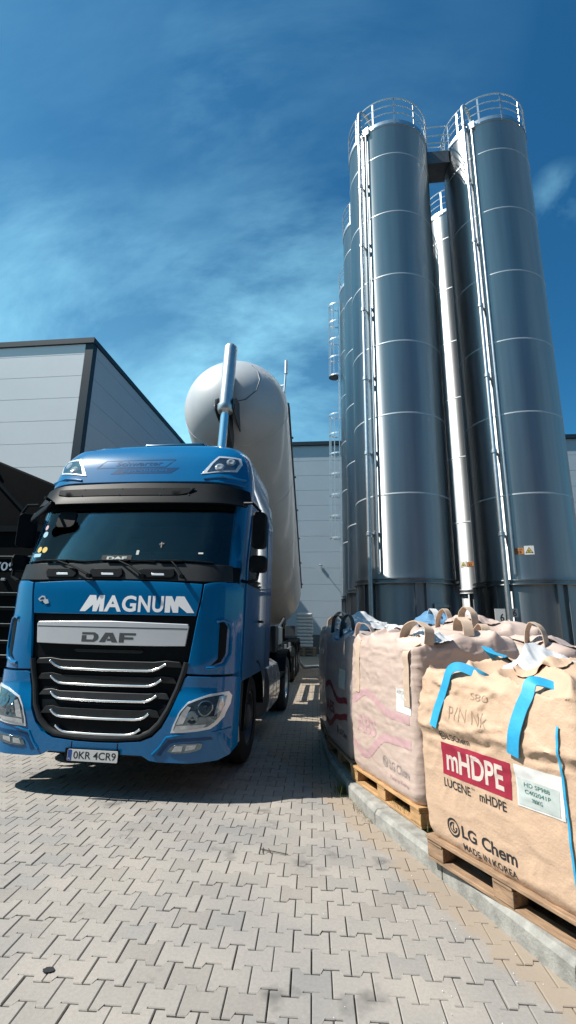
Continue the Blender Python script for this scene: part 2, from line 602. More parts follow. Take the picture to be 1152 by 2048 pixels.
def text_bm(s, x0, x1, y0, y1, bold=0.0, shear=0.0, step=0.0):
    """letters of the built-in font fitted into a box"""
    key = (s, bold, shear)
    if key not in _txt:
        cu = bpy.data.curves.new('lettering', 'FONT')
        cu.body = s
        cu.offset = bold
        cu.shear = shear
        cu.resolution_u = 4
        ob = bpy.data.objects.new('lettering', cu)
        COL.objects.link(ob)
        dg = bpy.context.evaluated_depsgraph_get()
        me = bpy.data.meshes.new_from_object(ob.evaluated_get(dg))
        bpy.data.objects.remove(ob)
        bpy.data.curves.remove(cu)
        _txt[key] = me
    bm = bmesh.new()
    bm.from_mesh(_txt[key])
    xs = [v.co.x for v in bm.verts]
    ys = [v.co.y for v in bm.verts]
    for v in bm.verts:
        v.co.x = x0 + (v.co.x - min(xs)) / (max(xs) - min(xs)) * (x1 - x0)
        v.co.y = y0 + (v.co.y - min(ys)) / (max(ys) - min(ys)) * (y1 - y0)
        v.co.z = 0
    return grid_cut(bm, step)


def merge_bm(bms):
    out = bmesh.new()
    for q in bms:
        me = bpy.data.meshes.new('tmp')
        q.to_mesh(me)
        q.free()
        out.from_mesh(me)
        bpy.data.meshes.remove(me)
    return out


def arc(cx_, cy_, r, a0, a1, n):
    return [(cx_ + r * math.cos(R(a0 + (a1 - a0) * i / n)), cy_ + r * math.sin(R(a0 + (a1 - a0) * i / n))) for i in range(n + 1)]


def rrect(x0, x1, y0, y1, r, n=4):
    return arc(x1 - r, y0 + r, r, -90, 0, n) + arc(x1 - r, y1 - r, r, 0, 90, n) + arc(x0 + r, y1 - r, r, 90, 180, n) + arc(x0 + r, y0 + r, r, 180, 270, n)


def dup(o, parent=None):
    c = o.copy()
    COL.objects.link(c)
    if parent:
        c.parent = parent
    for ch in list(o.children):
        dup(ch, c)
    return c


# ------------------------------------------------------------------ ground
gp = B()
gp.add([(-900, -900, -0.03), (900, -900, -0.03), (900, 900, -0.03), (-900, 900, -0.03)], [(0, 1, 2, 3)])
struct(gp.build('ground', 'soil', smooth=False))
gp = B()
gp.add([(-45, -14, -0.012), (45, -14, -0.012), (45, 40, -0.012), (-45, 40, -0.012)], [(0, 1, 2, 3)])
struct(gp.build('paving_bed', 'joint', smooth=False))

KERB = [(2.6, -0.9), (1.9, 0.72), (1.03, 2.67), (0.62, 3.57), (0.245, 4.37), (0.03, 5.02), (-0.16, 5.85), (-0.29, 6.8), (-0.36, 8.0), (-0.40, 9.5), (-0.40, 12.0), (-0.40, 20.0)]


def kerb_x(y):
    for (xa, ya), (xb, yb) in zip(KERB, KERB[1:]):
        if ya <= y <= yb:
            return xa + (xb - xa) * (y - ya) / (yb - ya)
    return KERB[0][0] if y < KERB[0][1] else KERB[-1][0]


def stone_outline(Lx, Wy, a, gap):
    """dog-bone paver: wide ends, narrow waist"""
    h = Lx / 2 - gap / 2
    e, w = Lx * 0.27, Lx * 0.20
    t_, n_ = Wy / 2 + a - gap / 2, Wy / 2 - a - gap / 2
    top = [(h, t_), (e, t_), (w, n_), (-w, n_), (-e, t_), (-h, t_)]
    return top + [(-x, -y) for x, y in top]


def pave(name, x0, x1, y0, y1, chamfer, keep):
    Lx, Wy, a = 0.187, 0.143, 0.0165
    ca, sa = math.cos(R(3.5)), math.sin(R(3.5))
    o1 = stone_outline(Lx, Wy, a, 0.0052)
    o2 = [(x * (1 - 0.0035 / abs(x)) if abs(x) > 0.08 else x, y - math.copysign(0.0032, y)) for x, y in o1]
    rnd = random.Random(3)
    vs, fs = [], []
    for j in range(int(y0 / Wy) - 8, int(y1 / Wy) + 9):
        for i in range(int(x0 / Lx) - 9, int(x1 / Lx) + 10):
            px = (i + 0.5 * (j % 2)) * Lx + rnd.uniform(-.0012, .0012)
            py = j * Wy + rnd.uniform(-.0012, .0012)
            wx, wy = px * ca - py * sa, px * sa + py * ca
            if not (x0 <= wx <= x1 and y0 <= wy <= y1) or not keep(wx, wy):
                continue
            dz, tx, ty = rnd.uniform(-.0022, .0022), rnd.uniform(-.012, .012), rnd.uniform(-.012, .012)
            b0 = len(vs)
            if chamfer:
                for ox, oy in o2:
                    vs.append((wx + ox * ca - oy * sa, wy + ox * sa + oy * ca, dz + tx * ox + ty * oy))
                for ox, oy in o1:
                    vs.append((wx + ox * ca - oy * sa, wy + ox * sa + oy * ca, dz + tx * ox + ty * oy - 0.0035))
                for ox, oy in o1:
                    vs.append((wx + ox * ca - oy * sa, wy + ox * sa + oy * ca, -0.016))
                fs.append(tuple(range(b0, b0 + 12)))
                for k in range(12):
                    k2 = (k + 1) % 12
                    fs.append((b0 + 12 + k, b0 + 12 + k2, b0 + k2, b0 + k))
                    fs.append((b0 + 24 + k, b0 + 24 + k2, b0 + 12 + k2, b0 + 12 + k))
            else:
                for ox, oy in o1:
                    vs.append((wx + ox * ca - oy * sa, wy + ox * sa + oy * ca, dz))
                fs.append(tuple(range(b0, b0 + 12)))
    me = bpy.data.meshes.new(name)
    me.from_pydata(vs, [], fs)
    return struct(link(name, me, 'paver', smooth=False))


pave('paved_yard', -8.5, 3.2, 0.2, 9.0, True, lambda x, y: x < kerb_x(y) + 0.14)
pave('paved_yard', -20, 22, 9.0, 27.9, False, lambda x, y: x < -0.35 or y > 9.2)
pave('paved_yard', -20, -8.5, 0.2, 9.0, False, lambda x, y: True)
pave('paved_yard', -10, 10, -9, 0.2, False, lambda x, y: True)

# kerb of separate stones with open joints, one object
kb = B()
KW, KH = 0.15, 0.12


def resample(pts, step):
    out = [Vector((*pts[0], 0))]
    for a, c in zip(pts, pts[1:]):
        a, c = Vector((*a, 0)), Vector((*c, 0))
        n = max(1, round((c - a).length / step))
        out += [a + (c - a) * (k / n) for k in range(1, n + 1)]
    return out


kp = [p for p in resample(KERB, 0.95)]
for p, q in zip(kp, kp[1:]):
    d = (q - p).normalized()
    nn = Vector((d.y, -d.x, 0))
    p2, q2 = p + d * 0.005, q - d * 0.005
    prof = [(0.0, -0.2), (0.0, KH - 0.030), (0.022, KH), (KW, KH), (KW, -0.2)]
    vs = [p2 + nn * o + Vector((0, 0, z)) for o, z in prof] + [q2 + nn * o + Vector((0, 0, z)) for o, z in prof]
    kb.add(vs, [(0, 1, 6, 5), (1, 2, 7, 6), (2, 3, 8, 7), (3, 4, 9, 8), (0, 4, 3, 2, 1), (5, 6, 7, 8, 9)])
struct(kb.build('kerb', 'concrete', smooth=False, bevel=0.007))
# gravelly bed behind the kerb
pb = B()
kr = resample(KERB, 0.4)
left = []
for i, p in enumerate(kr):
    d = (kr[min(i + 1, len(kr) - 1)] - kr[max(i - 1, 0)]).normalized()
    left.append(p + Vector((d.y, -d.x, 0)) * (KW - 0.02))
vs, fs = [], []
for p in left:
    for k in range(13):
        x = p.x + (9.5 - p.x) * (k / 12) ** 2
        vs.append((x, p.y + 0.02 * k, 0.095 + 0.018 * noise.noise(Vector((x * 3, p.y * 3, 0)))))
for i in range(len(left) - 1):
    for k in range(12):
        a = i * 13 + k
        fs.append((a, a + 1, a + 14, a + 13))
pb.add(vs, fs)
struct(pb.build('planting_bed', 'soil'))

# ------------------------------------------------------------------ warehouses (sandwich panels laid across)
PH = 0.97


def panel_wall(bd, p0, p1, z0, z1, th=0.10, step=PH, vjoint=6.0):
    """panels between two plan points, each with a rolled edge leaving a groove; face to the right of p0->p1 looking along"""
    p0, p1 = Vector((*p0, 0)), Vector((*p1, 0))
    d = (p1 - p0).normalized()
    nn = Vector((d.y, -d.x, 0))
    ln = (p1 - p0).length
    z = z0
    prof = []
    while z < z1 - 0.05:
        ze = min(z + step, z1)
        prof += [(0.0, z + 0.012), (0.0, ze - 0.012), (-0.012, ze - 0.006), (-0.012, ze + 0.006)]
        z = ze
    prof = [(-0.012, z0)] + prof[:-1]
    n = max(1, round(ln / vjoint))
    vs, fs = [], []
    for k in range(n):
        a, c = p0 + d * (ln * k / n + 0.004), p0 + d * (ln * (k + 1) / n - 0.004)
        o = len(vs)
        for e in (a, c):
            vs += [e + nn * (off) + Vector((0, 0, zz)) for off, zz in prof]
        m = len(prof)
        fs += [(o + i, o + i + 1, o + m + i + 1, o + m + i) for i in range(m - 1)]
    bd.add(vs, fs)
    # solid core behind
    mid = (p0 + p1) / 2 - nn * (0.016 + th / 2)
    bd.box((mid.x, mid.y, (z0 + z1) / 2), (ln, th, z1 - z0), rot=Matrix((d, nn * -1, Vector((0, 0, 1)))).transposed())


def wall_lamp(parent, x, y, z):
    lb = B()
    lb.box((x, y - 0.04, z), (0.12, 0.08, 0.16))
    lb.tube([(x, y - 0.05, z), (x, y - 0.35, z + 0.07), (x, y - 0.5, z + 0.07)], 0.022, 8)
    lamp = lb.build('wall_lamp', 'galv', parent)
    hb = B()
    hb.box((x, y - 0.68, z + 0.065), (0.20, 0.42, 0.06))
    hb.build('lamp_head', 'galv', lamp, bevel=0.015)


# long grey hall closing the yard
HB = 28.0
wh = thing('warehouse', 'grey clad hall closing the yard behind the silos and tank', 'warehouse', (0, HB, 0))
w = B()
panel_wall(w, (-10.0, 0), (34, 0), 1.05, 12.75, vjoint=7.3)
w.build('wall', 'grey_panel', wh, smooth=False)
w = B()
w.box((12, 0.03, 0.52), (44, 0.14, 1.05))
w.build('plinth', 'plinth', wh, smooth=False)
w = B()
w.box((12, 0.0, 12.87), (44.2, 0.30, 0.24))
w.build('roof_trim', 'trim', wh, smooth=False)
w = B()
w.box((12, 10.2, 6.2), (44, 20, 12.4))
w.build('hall_body', 'grey_panel', wh, smooth=False)
wall_lamp(wh, -1.21, -0.02, 4.95)

# white fronted hall on the left
LX, LY, LH = -10.04, 16.0, 12.93
wl = thing('warehouse', 'white fronted hall with dark corner trim standing left of the blue lorry', 'warehouse', (LX, LY, 0))
w = B()
panel_wall(w, (-34, 0), (-0.32, 0), 0.6, LH - 0.22, vjoint=8.0)
w.build('front_wall', 'white_panel', wl, smooth=False)
w = B()
panel_wall(w, (0.0, 0.25), (0.0, 11.9), 0.6, LH - 0.22, vjoint=6.0)
w.build('side_wall', 'grey_panel', wl, smooth=False)
w = B()
w.box((-17, 6.2, LH / 2 - 0.2), (33.6, 11.6, LH - 0.6))
w.build('hall_body', 'grey_panel', wl, smooth=False)
w = B()
w.box((-0.15, 0.12, (LH - 0.22) / 2), (0.345, 0.29, LH - 0.22))
w.build('corner_trim', 'trim', wl, smooth=False)
w = B()
w.box((-17, 0.10, LH - 0.10), (34.1, 0.36, 0.235))
w.box((-0.12, 6.1, LH - 0.10), (0.34, 11.63, 0.233))
w.build('roof_trim', 'trim', wl, smooth=False)
wall_lamp(wl, -4.22, -0.02, 8.55)

# unseen hall added behind the camera to cut sky light and darken mirrored steel
wb_ = thing('warehouse', 'added dark hall out of view behind the camera, dimming sky light and mirrored in the steel silos', 'warehouse', (0, -12, 0), PI)
w = B()
panel_wall(w, (-26, 0), (26, 0), 0.6, 12.4, vjoint=6.5)
w.build('wall', 'added_hall', wb_, smooth=False)
w = B()
w.box((0, 8.2, 6.0), (51.8, 16, 12.0))
w.build('hall_body', 'added_hall', wb_, smooth=False)
for x_ in (-14, -7, 0, 7, 14):
    w = B()
    w.box((x_, -.01, 2.1), (3.6, .08, 4.2))
    w.build('added_hall_door', 'trim', wb_, smooth=False)

# ------------------------------------------------------------------ silos
SR = 1.40
RING, TOP = 2.79, 18.33
LEV = [5.19, 7.60, 9.95, 12.32, 14.70, 17.07]
SEG = 128


def pol(r, deg, z):
    return Vector((r * math.cos(R(deg)), r * math.sin(R(deg)), z))


def silo(x, y, label, pipe_deg, pipe_bottom, full=True):
    s = thing('silo', label, 'silo', (x, y, 0), 0, 'tall steel silos beside the hall')
    b_ = B()
    b_.lathe([(SR, RING), (SR, TOP - 0.05)], SEG)
    b_.lathe([(SR + 0.001, TOP - 0.06), (SR + 0.018, TOP - 0.05), (SR + 0.018, TOP), (SR - 0.05, TOP + 0.02)], SEG)
    b_.lathe([(SR - 0.05, TOP + 0.02), (0.25, TOP + 0.32), (0.25, TOP + 0.40), (0.001, TOP + 0.40)], SEG)
    sh = b_.build('shell', 'steel', s, ang=40)
    for z in LEV:
        b_ = B()
        b_.lathe([(SR - 0.002, z - 0.024), (SR + 0.009, z - 0.015), (SR + 0.009, z + 0.013), (SR - 0.002, z + 0.024)], SEG)
        b_.build('weld_seam', 'seam', sh, ang=20)
    b_ = B()
    b_.lathe([(SR - 0.004, 0.0), (SR - 0.004, RING - 0.02)], SEG)
    sk = b_.build('skirt', 'steel_skirt', s, ang=50)
    b_ = B()
    for k in range(12):
        for dd in (-5.5, 5.5):
            an = pipe_deg + 52 + k * 30 * 2 + dd
            if k < 6:
                p = pol(SR + 0.035, an, (RING - 0.08) / 2)
                b_.box(p, (0.09, 0.045, RING - 0.08), R(an))
    b_.build('rib', 'steel_skirt', sk, smooth=False, bevel=0.004)
    b_ = B()
    b_.lathe([(SR, RING - 0.075), (SR + 0.10, RING - 0.075), (SR + 0.10, RING - 0.05), (SR + 0.02, RING - 0.045), (SR + 0.02, RING + 0.035), (SR + 0.08, RING + 0.04), (SR + 0.08, RING + 0.065), (SR, RING + 0.07)], SEG)
    b_.build('ring_flange', 'steel_skirt', s, ang=30)
    # guard rail round the roof
    b_ = B()
    rr = SR + 0.02
    for z, r_ in ((TOP + 1.10, 0.022), (TOP + 0.78, 0.016), (TOP + 0.46, 0.016)):
        b_.tube([pol(rr, k * 360 / 64, z) for k in range(64)], r_, 8, closed=True)
    for k in range(12):
        a_ = pipe_deg + 18 + k * 30
        b_.box(pol(rr, a_, TOP + 0.53), (0.012, 0.055, 1.12), R(a_))
    b_.lathe([(rr - 0.004, TOP + 0.02), (rr - 0.004, TOP + 0.16), (rr + 0.004, TOP + 0.16), (rr + 0.004, TOP + 0.02)], 64)
    b_.build('guard_rail', 'galv', s)
    # filling pipe with goose neck
    if full:
        pr_ = SR + 0.17
        pts = [pol(pr_, pipe_deg, pipe_bottom), pol(pr_, pipe_deg, 6), pol(pr_, pipe_deg, 12), pol(pr_, pipe_deg, TOP + 0.55)]
        c_r = 0.36
        for k in range(1, 13):
            an = PI * k / 12
            pts.append(pol(pr_ - c_r + c_r * math.cos(an), pipe_deg, TOP + 0.75 + c_r * math.sin(an) * 1.2))
        pts.append(pol(pr_ - 2 * c_r, pipe_deg, TOP + 0.1))
        b_ = B()
        b_.tube(pts, 0.062, 14)
        pp = b_.build('filling_pipe', 'galv', s)
        for z in [pipe_bottom + 0.12] + [RING + 1.3 + 2.39 * k for k in range(7)]:
            b_ = B()
            p = pol(pr_, pipe_deg, z)
            b_.lathe([(0.064, z - 0.06), (0.084, z - 0.05), (0.084, z + 0.05), (0.064, z + 0.06)], 14, Matrix.Translation((p.x, p.y, 0)))
            b_.box(pol(SR + 0.06, pipe_deg, z), (0.16, 0.05, 0.05), R(pipe_deg))
            b_.build('pipe_coupling', 'galv', pp)
        b_ = B()
        pd_ = pipe_deg + 8
        b_.tube([pol(SR + 0.07, pd_, RING + 0.2), pol(SR + 0.07, pd_, TOP - 0.1), pol(SR + 0.07, pd_, TOP + 0.05)], 0.032, 10)
        for k in range(6):
            b_.box(pol(SR + 0.03, pd_, RING + 1.3 + k * 2.39), (0.06, 0.07, 0.03), R(pd_))
        b_.box(pol(SR + 0.06, pd_, TOP - 0.02), (0.10, 0.20, 0.28), R(pd_))
        b_.build('cable_conduit', 'galv', s)
    return s


def curved_plate(bd, r, a0, a1, z0, z1, th=0.006, n=6):
    vs = []
    for k in range(n + 1):
        a_ = a0 + (a1 - a0) * k / n
        vs += [pol(r, a_, z0), pol(r, a_, z1), pol(r + th, a_, z0), pol(r + th, a_, z1)]
    fs = []
    for k in range(n):
        o = k * 4
        fs += [(o, o + 1, o + 5, o + 4), (o + 2, o + 6, o + 7, o + 3), (o, o + 4, o + 6, o + 2), (o + 1, o + 3, o + 7, o + 5)]
    fs += [(0, 2, 3, 1), (n * 4, n * 4 + 1, n * 4 + 3, n * 4 + 2)]
    return bd.add(vs, fs)


def warning_signs(s, deg, z, size, number, flip=False):
    """white plate with a yellow warning triangle beside an orange number plate, stuck on the shell"""
    r = SR + 0.004
    w_ = math.degrees(size / SR)
    a_tri = deg + (w_ * 0.52 if not flip else -w_ * 0.52)
    a_num = deg - (w_ * 0.52 if not flip else -w_ * 0.52)
    f = lambda a_c: (lambda u, v, off: pol(r + off, a_c + math.degrees(u / SR), z + v))
    pl = curved_plate(B(), r, a_tri - w_ / 2, a_tri + w_ / 2, z - size / 2, z + size / 2).build('warning_sign', 'paper', s)
    h = size * 0.40
    map_bm(flat_bm([(-h, -h * 0.8), (h, -h * 0.8), (0, h * 0.9)], 0), f(a_tri), 0.0095).build('black_triangle', 'ink', pl, smooth=False)
    map_bm(flat_bm([(-h * .75, -h * 0.66), (h * .75, -h * 0.66), (0, h * 0.64)], 0), f(a_tri), 0.0125).build('yellow_triangle', 'yellow', pl, smooth=False)
    map_bm(text_bm('EX', -h * .3, h * .3, -h * .5, 0, 0.01), f(a_tri), 0.0155).build('lettering', 'ink', pl, smooth=False)
    pl2 = curved_plate(B(), r, a_num - w_ / 2, a_num + w_ / 2, z - size * .42, z + size * .30).build('number_sign', 'orange', s)
    map_bm(text_bm(number, -size * .26, size * .26, -size * .30, -size * .02, 0.03), f(a_num), 0.0095).build('lettering', 'ink', pl2, smooth=False)
    map_bm(text_bm('SILOS', -size * .34, size * .34, size * .08, size * .2, 0.01), f(a_num), 0.0095).build('lettering', 'ink', pl2, smooth=False)


s1 = silo(1.85, 14.10, 'front steel silo nearer the tank trailer with a door in its skirt', 226.5, 0.5)
s2 = silo(5.33, 14.30, 'front steel silo on the far right with a warning triangle and number 22', 231, 1.62)
s3 = silo(5.05, 17.75, 'steel silo seen through the gap between the two front silos', 250, 1.5)
s4 = silo(1.63, 17.60, 'second steel silo of the left row, a narrow strip behind the front one', 20, 1.5, False)
s5 = silo(1.44, 21.25, 'rearmost steel silo of the left row carrying the caged ladder', 20, 1.5, False)
warning_signs(s2, 249.5, 3.62, 0.235, '22', False)
warning_signs(s3, 236, 3.72, 0.22, '23', True)
# door in the skirt of the first silo
b_ = B()
a_c = 304
for a0_, a1_, z0_, z1_ in ((a_c - 12, a_c - 9.5, 0.25, 2.1), (a_c + 9.5, a_c + 12, 0.25, 2.1), (a_c - 12, a_c + 12, 2.1, 2.18)):
    curved_plate(b_, SR, a0_, a1_, z0_, z1_, 0.05)
dr = b_.build('door_frame', 'steel_skirt', s1, smooth=False)
curved_plate(B(), SR, a_c - 9.3, a_c + 9.3, 0.25, 2.09, 0.02).build('door', 'steel_skirt', dr, ang=20)
b_ = B()
b_.box(pol(SR + 0.07, a_c + 1.5, 1.22), (0.12, 0.22, 0.32), R(a_c + 1.5))
bx = b_.build('control_box', 'galv', dr, smooth=False, bevel=0.01)
b_ = B()
b_.box(pol(SR + 0.134, a_c + 2.2, 1.24), (0.006, 0.10, 0.20), R(a_c + 1.5))
b_.build('display', 'ink', bx, smooth=False)
# white number plates on the pipe foot of the second silo
b_ = B()
dz = Vector((4.29 - 5.33, 12.98 - 14.30, 0))
b_.box((dz.x - 0.24, dz.y - 0.10, 1.82), (0.26, 0.02, 0.52))
pl = b_.build('number_plate', 'paper', s2, smooth=False)
map_bm(text_bm('6', -0.05, 0.05, -0.1, 0.1, 0.02), lambda u, v, o: Vector((dz.x - 0.20 + u, dz.y - 0.10 - o, 1.86 + v)), 0.0115).build('lettering', 'ink', pl, smooth=False)
b_ = B()
b_.box((dz.x + 0.12, dz.y - 0.10, 1.98), (0.16, 0.02, 0.22))
pl = b_.build('number_plate', 'galv', s2, smooth=False)
map_bm(text_bm('6', -0.045, 0.045, -0.09, 0.09, 0.02), lambda u, v, o: Vector((dz.x + 0.12 + u, dz.y - 0.10 - o, 1.98 + v)), 0.0115).build('lettering', 'ink', pl, smooth=False)

# caged ladder on the rearmost silo
lad = B()
lxr = -SR - 0.08
for dy in (-0.21, 0.21):
    lad.box((lxr, dy, (2.9 + 17.9) / 2), (0.05, 0.035, 15.0))
for k in range(48):
    lad.tube([(lxr, -0.21, 3.1 + 0.3 * k), (lxr, 0.21, 3.1 + 0.3 * k)], 0.014, 6)
for k in range(6):
    lad.box((lxr + 0.07, -0.21, 3.6 + 2.6 * k), (0.16, 0.03, 0.04))
ladder = lad.build('ladder', 'galv', s5, smooth=False)
for z0_, z1_ in ((5.5, 11.6), (13.7, 17.75)):
    cb = B()
    nh = max(3, round((z1_ - z0_) / 0.95))
    for k in range(nh + 1):
        z = z0_ + (z1_ - z0_) * k / nh
        cb.tube([(lxr - 0.01 - 0.48 * math.sin(PI * q / 12), 0.34 * math.cos(PI * q / 12), z) for q in range(13)], 0, flat=(0.07, 0.012))
    for q in (2, 4, 6, 8, 10):
        px_, py_ = lxr - 0.01 - 0.47 * math.sin(PI * q / 12), 0.33 * math.cos(PI * q / 12)
        cb.box((px_, py_, (z0_ + z1_) / 2), (0.04, 0.04, z1_ - z0_))
    cb.build('ladder_cage', 'galv', ladder, smooth=False)
b_ = B()
b_.lathe([(0.001, 13.66), (0.27, 13.66), (0.27, 13.70), (0.001, 13.70)], 20, Matrix.Translation((lxr - 0.24, 0, 0)))
b_.build('rest_platform', 'darksteel', ladder, smooth=False)

# walkway joining the two front silo roofs
wk = thing('walkway', 'dark steel walkway with rails bridging the tops of the two front silos', 'walkway', (3.59, 14.2, 0))
b_ = B()
b_.box((0, 0, TOP - 0.30), (0.80, .80, 0.55))
b_.build('deck', 'darksteel', wk, smooth=False, bevel=0.02)
for dy in (-0.38, 0.38):
    b_ = B()
    for z in (TOP + 1.10, TOP + 0.7, TOP + 0.36):
        b_.tube([(-0.5, dy, z), (0.5, dy, z)], 0.02, 8)
    for dx in (-0.42, 0.42):
        b_.tube([(dx, dy, TOP - 0.05), (dx, dy, TOP + 1.1)], 0.02, 8)
    b_.build('guard_rail', 'galv', wk)

# ------------------------------------------------------------------ blue tractor unit; local frame: x lateral, y back from the nose, z up
TX, TY, LEAN = -2.32, 4.62, 0.004
trk = thing('semi_truck', 'blue tractor unit with white lettering on its bonnet, parked facing the camera', 'truck', (TX, TY, 0))
trk.rotation_euler = (0, LEAN, 0)


def hw(z):
    pts = [(0, 1.25), (2.05, 1.25), (2.9, 1.235), (3.15, 1.24), (3.35, 1.225), (3.5, 1.20), (3.65, 1.15), (3.78, 1.04), (3.9, 0.9)]
    for (a, va), (c, vc) in zip(pts, pts[1:]):
        if z <= c:
            return va + (vc - va) * (z - a) / (c - a)
    return pts[-1][1]


def TT(u, z):
    """depth of the front skin behind the nose"""
    a = min(abs(u) * 1.25 / hw(z), 1.2499)
    t_ = .05 * a * a
    if a > .85:
        q = (a - .85) / .4
        t_ += .28 * (1 - math.sqrt(max(0, 1 - q * q)))
    if z > 1.95:
        t_ += .05 * (min(z, 2.15) - 1.95) / .2
    if z > 2.15:
        t_ += (min(z, 3.1) - 2.15) * .30
    if z > 3.1:
        t_ += (z - 3.1) * .35 + 1.2 * max(0, z - 3.4) ** 2
    if z < 0.95:
        t_ -= 0.05 * min(1, (0.95 - z) / 0.2)
    return t_


def FR(u, z, off):
    e = 0.012
    du = (TT(u + e, z) - TT(u - e, z)) / (2 * e)
    dz_ = (TT(u, z + e) - TT(u, z - e)) / (2 * e)
    n_ = Vector((du, -1, dz_)).normalized()
    return Vector((u, TT(u, z), z)) + n_ * off


def plate(name, poly, off, th, m, parent, step=0.07, bevel=0.008, ang=35):
    return map_bm(flat_bm(poly, step), FR, off, th).build(name, m, parent, bevel=bevel, ang=ang)


def mir(half):
    """right half outline, bottom centre to top centre, mirrored"""
    return half + [(-x, z) for x, z in reversed(half) if x > 1e-6]


CABL = 2.15
rows = [1.0, 1.2, 1.5, 1.8, 1.95, 2.05, 2.15, 2.35, 2.6, 2.85, 3.0, 3.1, 3.2, 3.3, 3.4, 3.5, 3.58, 3.65, 3.71, 3.76]
prof_rows = []
for z in rows:
    h = hw(z)
    tc_ = TT(h * 0.9995, z)
    sides = [CABL, CABL - (CABL - tc_) * .35, CABL - (CABL - tc_) * .65, CABL - (CABL - tc_) * .88]
    ring = [(-h, y_, z) for y_ in sides]
    us = [math.sin(PI / 2 * k / 14) for k in range(-14, 15)]
    ring += [(h * 0.9995 * u, TT(h * 0.9995 * u, z), z) for u in us]
    ring += [(h, y_, z) for y_ in reversed(sides)]
    prof_rows.append(ring)
last = prof_rows[-1]
for sx_, sy_, z in ((0.97, 0.93, 3.785), (0.92, 0.84, 3.81), (0.80, 0.66, 3.835), (0.55, 0.4, 3.85)):
    prof_rows.append([(x * sx_, CABL if y > 2.1 else CABL - (CABL - y) * sy_, z) for x, y, _ in last])
bd = B()
n = len(last)
vs = [p for r_ in prof_rows for p in r_]
fs = []
for i in range(len(prof_rows) - 1):
    for k in range(n):
        k2 = (k + 1) % n
        za_, zb_ = prof_rows[i][k][2], prof_rows[i + 1][k][2]
        if 2.14 < za_ and zb_ < 2.86 and 4 <= k < 32 and max(abs(prof_rows[i][k][0]), abs(prof_rows[i][k2][0])) < 1.13:
            continue                                   # opening of the windscreen
        fs.append((i * n + k, i * n + k2, (i + 1) * n + k2, (i + 1) * n + k))
fs.append(tuple((len(prof_rows) - 1) * n + k for k in range(n)))
fs.append(tuple(range(n)))
bd.add(vs, fs)
cab = bd.build('cab', 'blue', trk, ang=45)

# dark backing behind the joints of the front
plate('front_backing', [(-1.2, 0.5), (1.2, 0.5), (1.23, 2.17), (-1.23, 2.17)], 0.004, 0.03, 'black', trk, bevel=0)

# bonnet with lettering
BON = [(-.87, 1.657), (.87, 1.657), (.9, 1.99), (-.9, 1.99)]
bon = plate('bonnet', [(-.862, 1.657), (.862, 1.657), (.893, 1.83), (.905, 1.965), (.5, 1.985), (0, 1.99), (-.5, 1.985), (-.905, 1.965), (-.893, 1.83)], 0.034, 0.03, 'blue', trk, bevel=0.012)


def MAGNUM():
    y0, y1, s_ = 1.684, 1.846, 0.052
    out = []
    LAST = [(.546, y0), (.600, y0), (.600, y1 - .085), (.630, y0), (.683, y0), (.683, y1 - .095), (.772, y0), (.845, y0), (.735, y1), (.655, y1), (.640, y1 - .06), (.610, y1), (.546, y1)]

    def pg(*p):
        out.append(flat_bm(list(p), 0.05))
    # first letter, mirrored from the last: a long leg slanting out to the left
    pg(*[(-.347 + (.845 - x) * .86, z) for x, z in reversed(LAST)])
    for ch, u0, u1 in (('A', -.088, .095), ('G', .100, .248), ('N', .270, .395), ('U', .415, .530)):
        out.append(text_bm(ch, u0, u1, y0, y1, 0.03, step=0.05))
    # last letter, mirrored with the long leg to the right
    pg(*LAST)
    return merge_bm(out)


map_bm(MAGNUM(), FR, 0.0353, 0.0).build('lettering', 'white_letter', bon, smooth=False)
# small chrome emblem on the left of the bonnet: irregular badge with cut outs
em = [(-.83, 1.80), (-.79, 1.835), (-.755, 1.83), (-.74, 1.80), (-.715, 1.795), (-.70, 1.76), (-.735, 1.75), (-.76, 1.765), (-.77, 1.785), (-.80, 1.775)]
plate('emblem', em, 0.042, 0.006, 'silver', bon, 0, 0)
plate('emblem_outline', [(-.81, 1.797), (-.785, 1.82), (-.76, 1.815), (-.765, 1.80), (-.79, 1.795)], 0.0445, 0.002, 'blue_faded', bon, 0, 0)

# grille opening
GR = mir([(0, .505), (.2, .51), (.42, .53), (.52, .575), (.60, .655), (.67, .77), (.735, .96), (.775, 1.09), (.865, 1.648), (0, 1.648)])
gr = plate('grille', GR, 0.008, 0.02, 'black', trk, bevel=0)
# rim round the lower opening
rim = [(-.80, 1.20), (-.775, 1.09), (-.735, .96), (-.67, .77), (-.60, .655), (-.52, .575), (-.42, .53), (-.2, .51), (0, .505), (.2, .51), (.42, .53), (.52, .575), (.60, .655), (.67, .77), (.735, .96), (.775, 1.09), (.80, 1.20)]
B().tube([FR(u, z + .012, 0.028) for u, z in rim], 0.028, 10).build('grille_rim', 'darkgrey', gr)
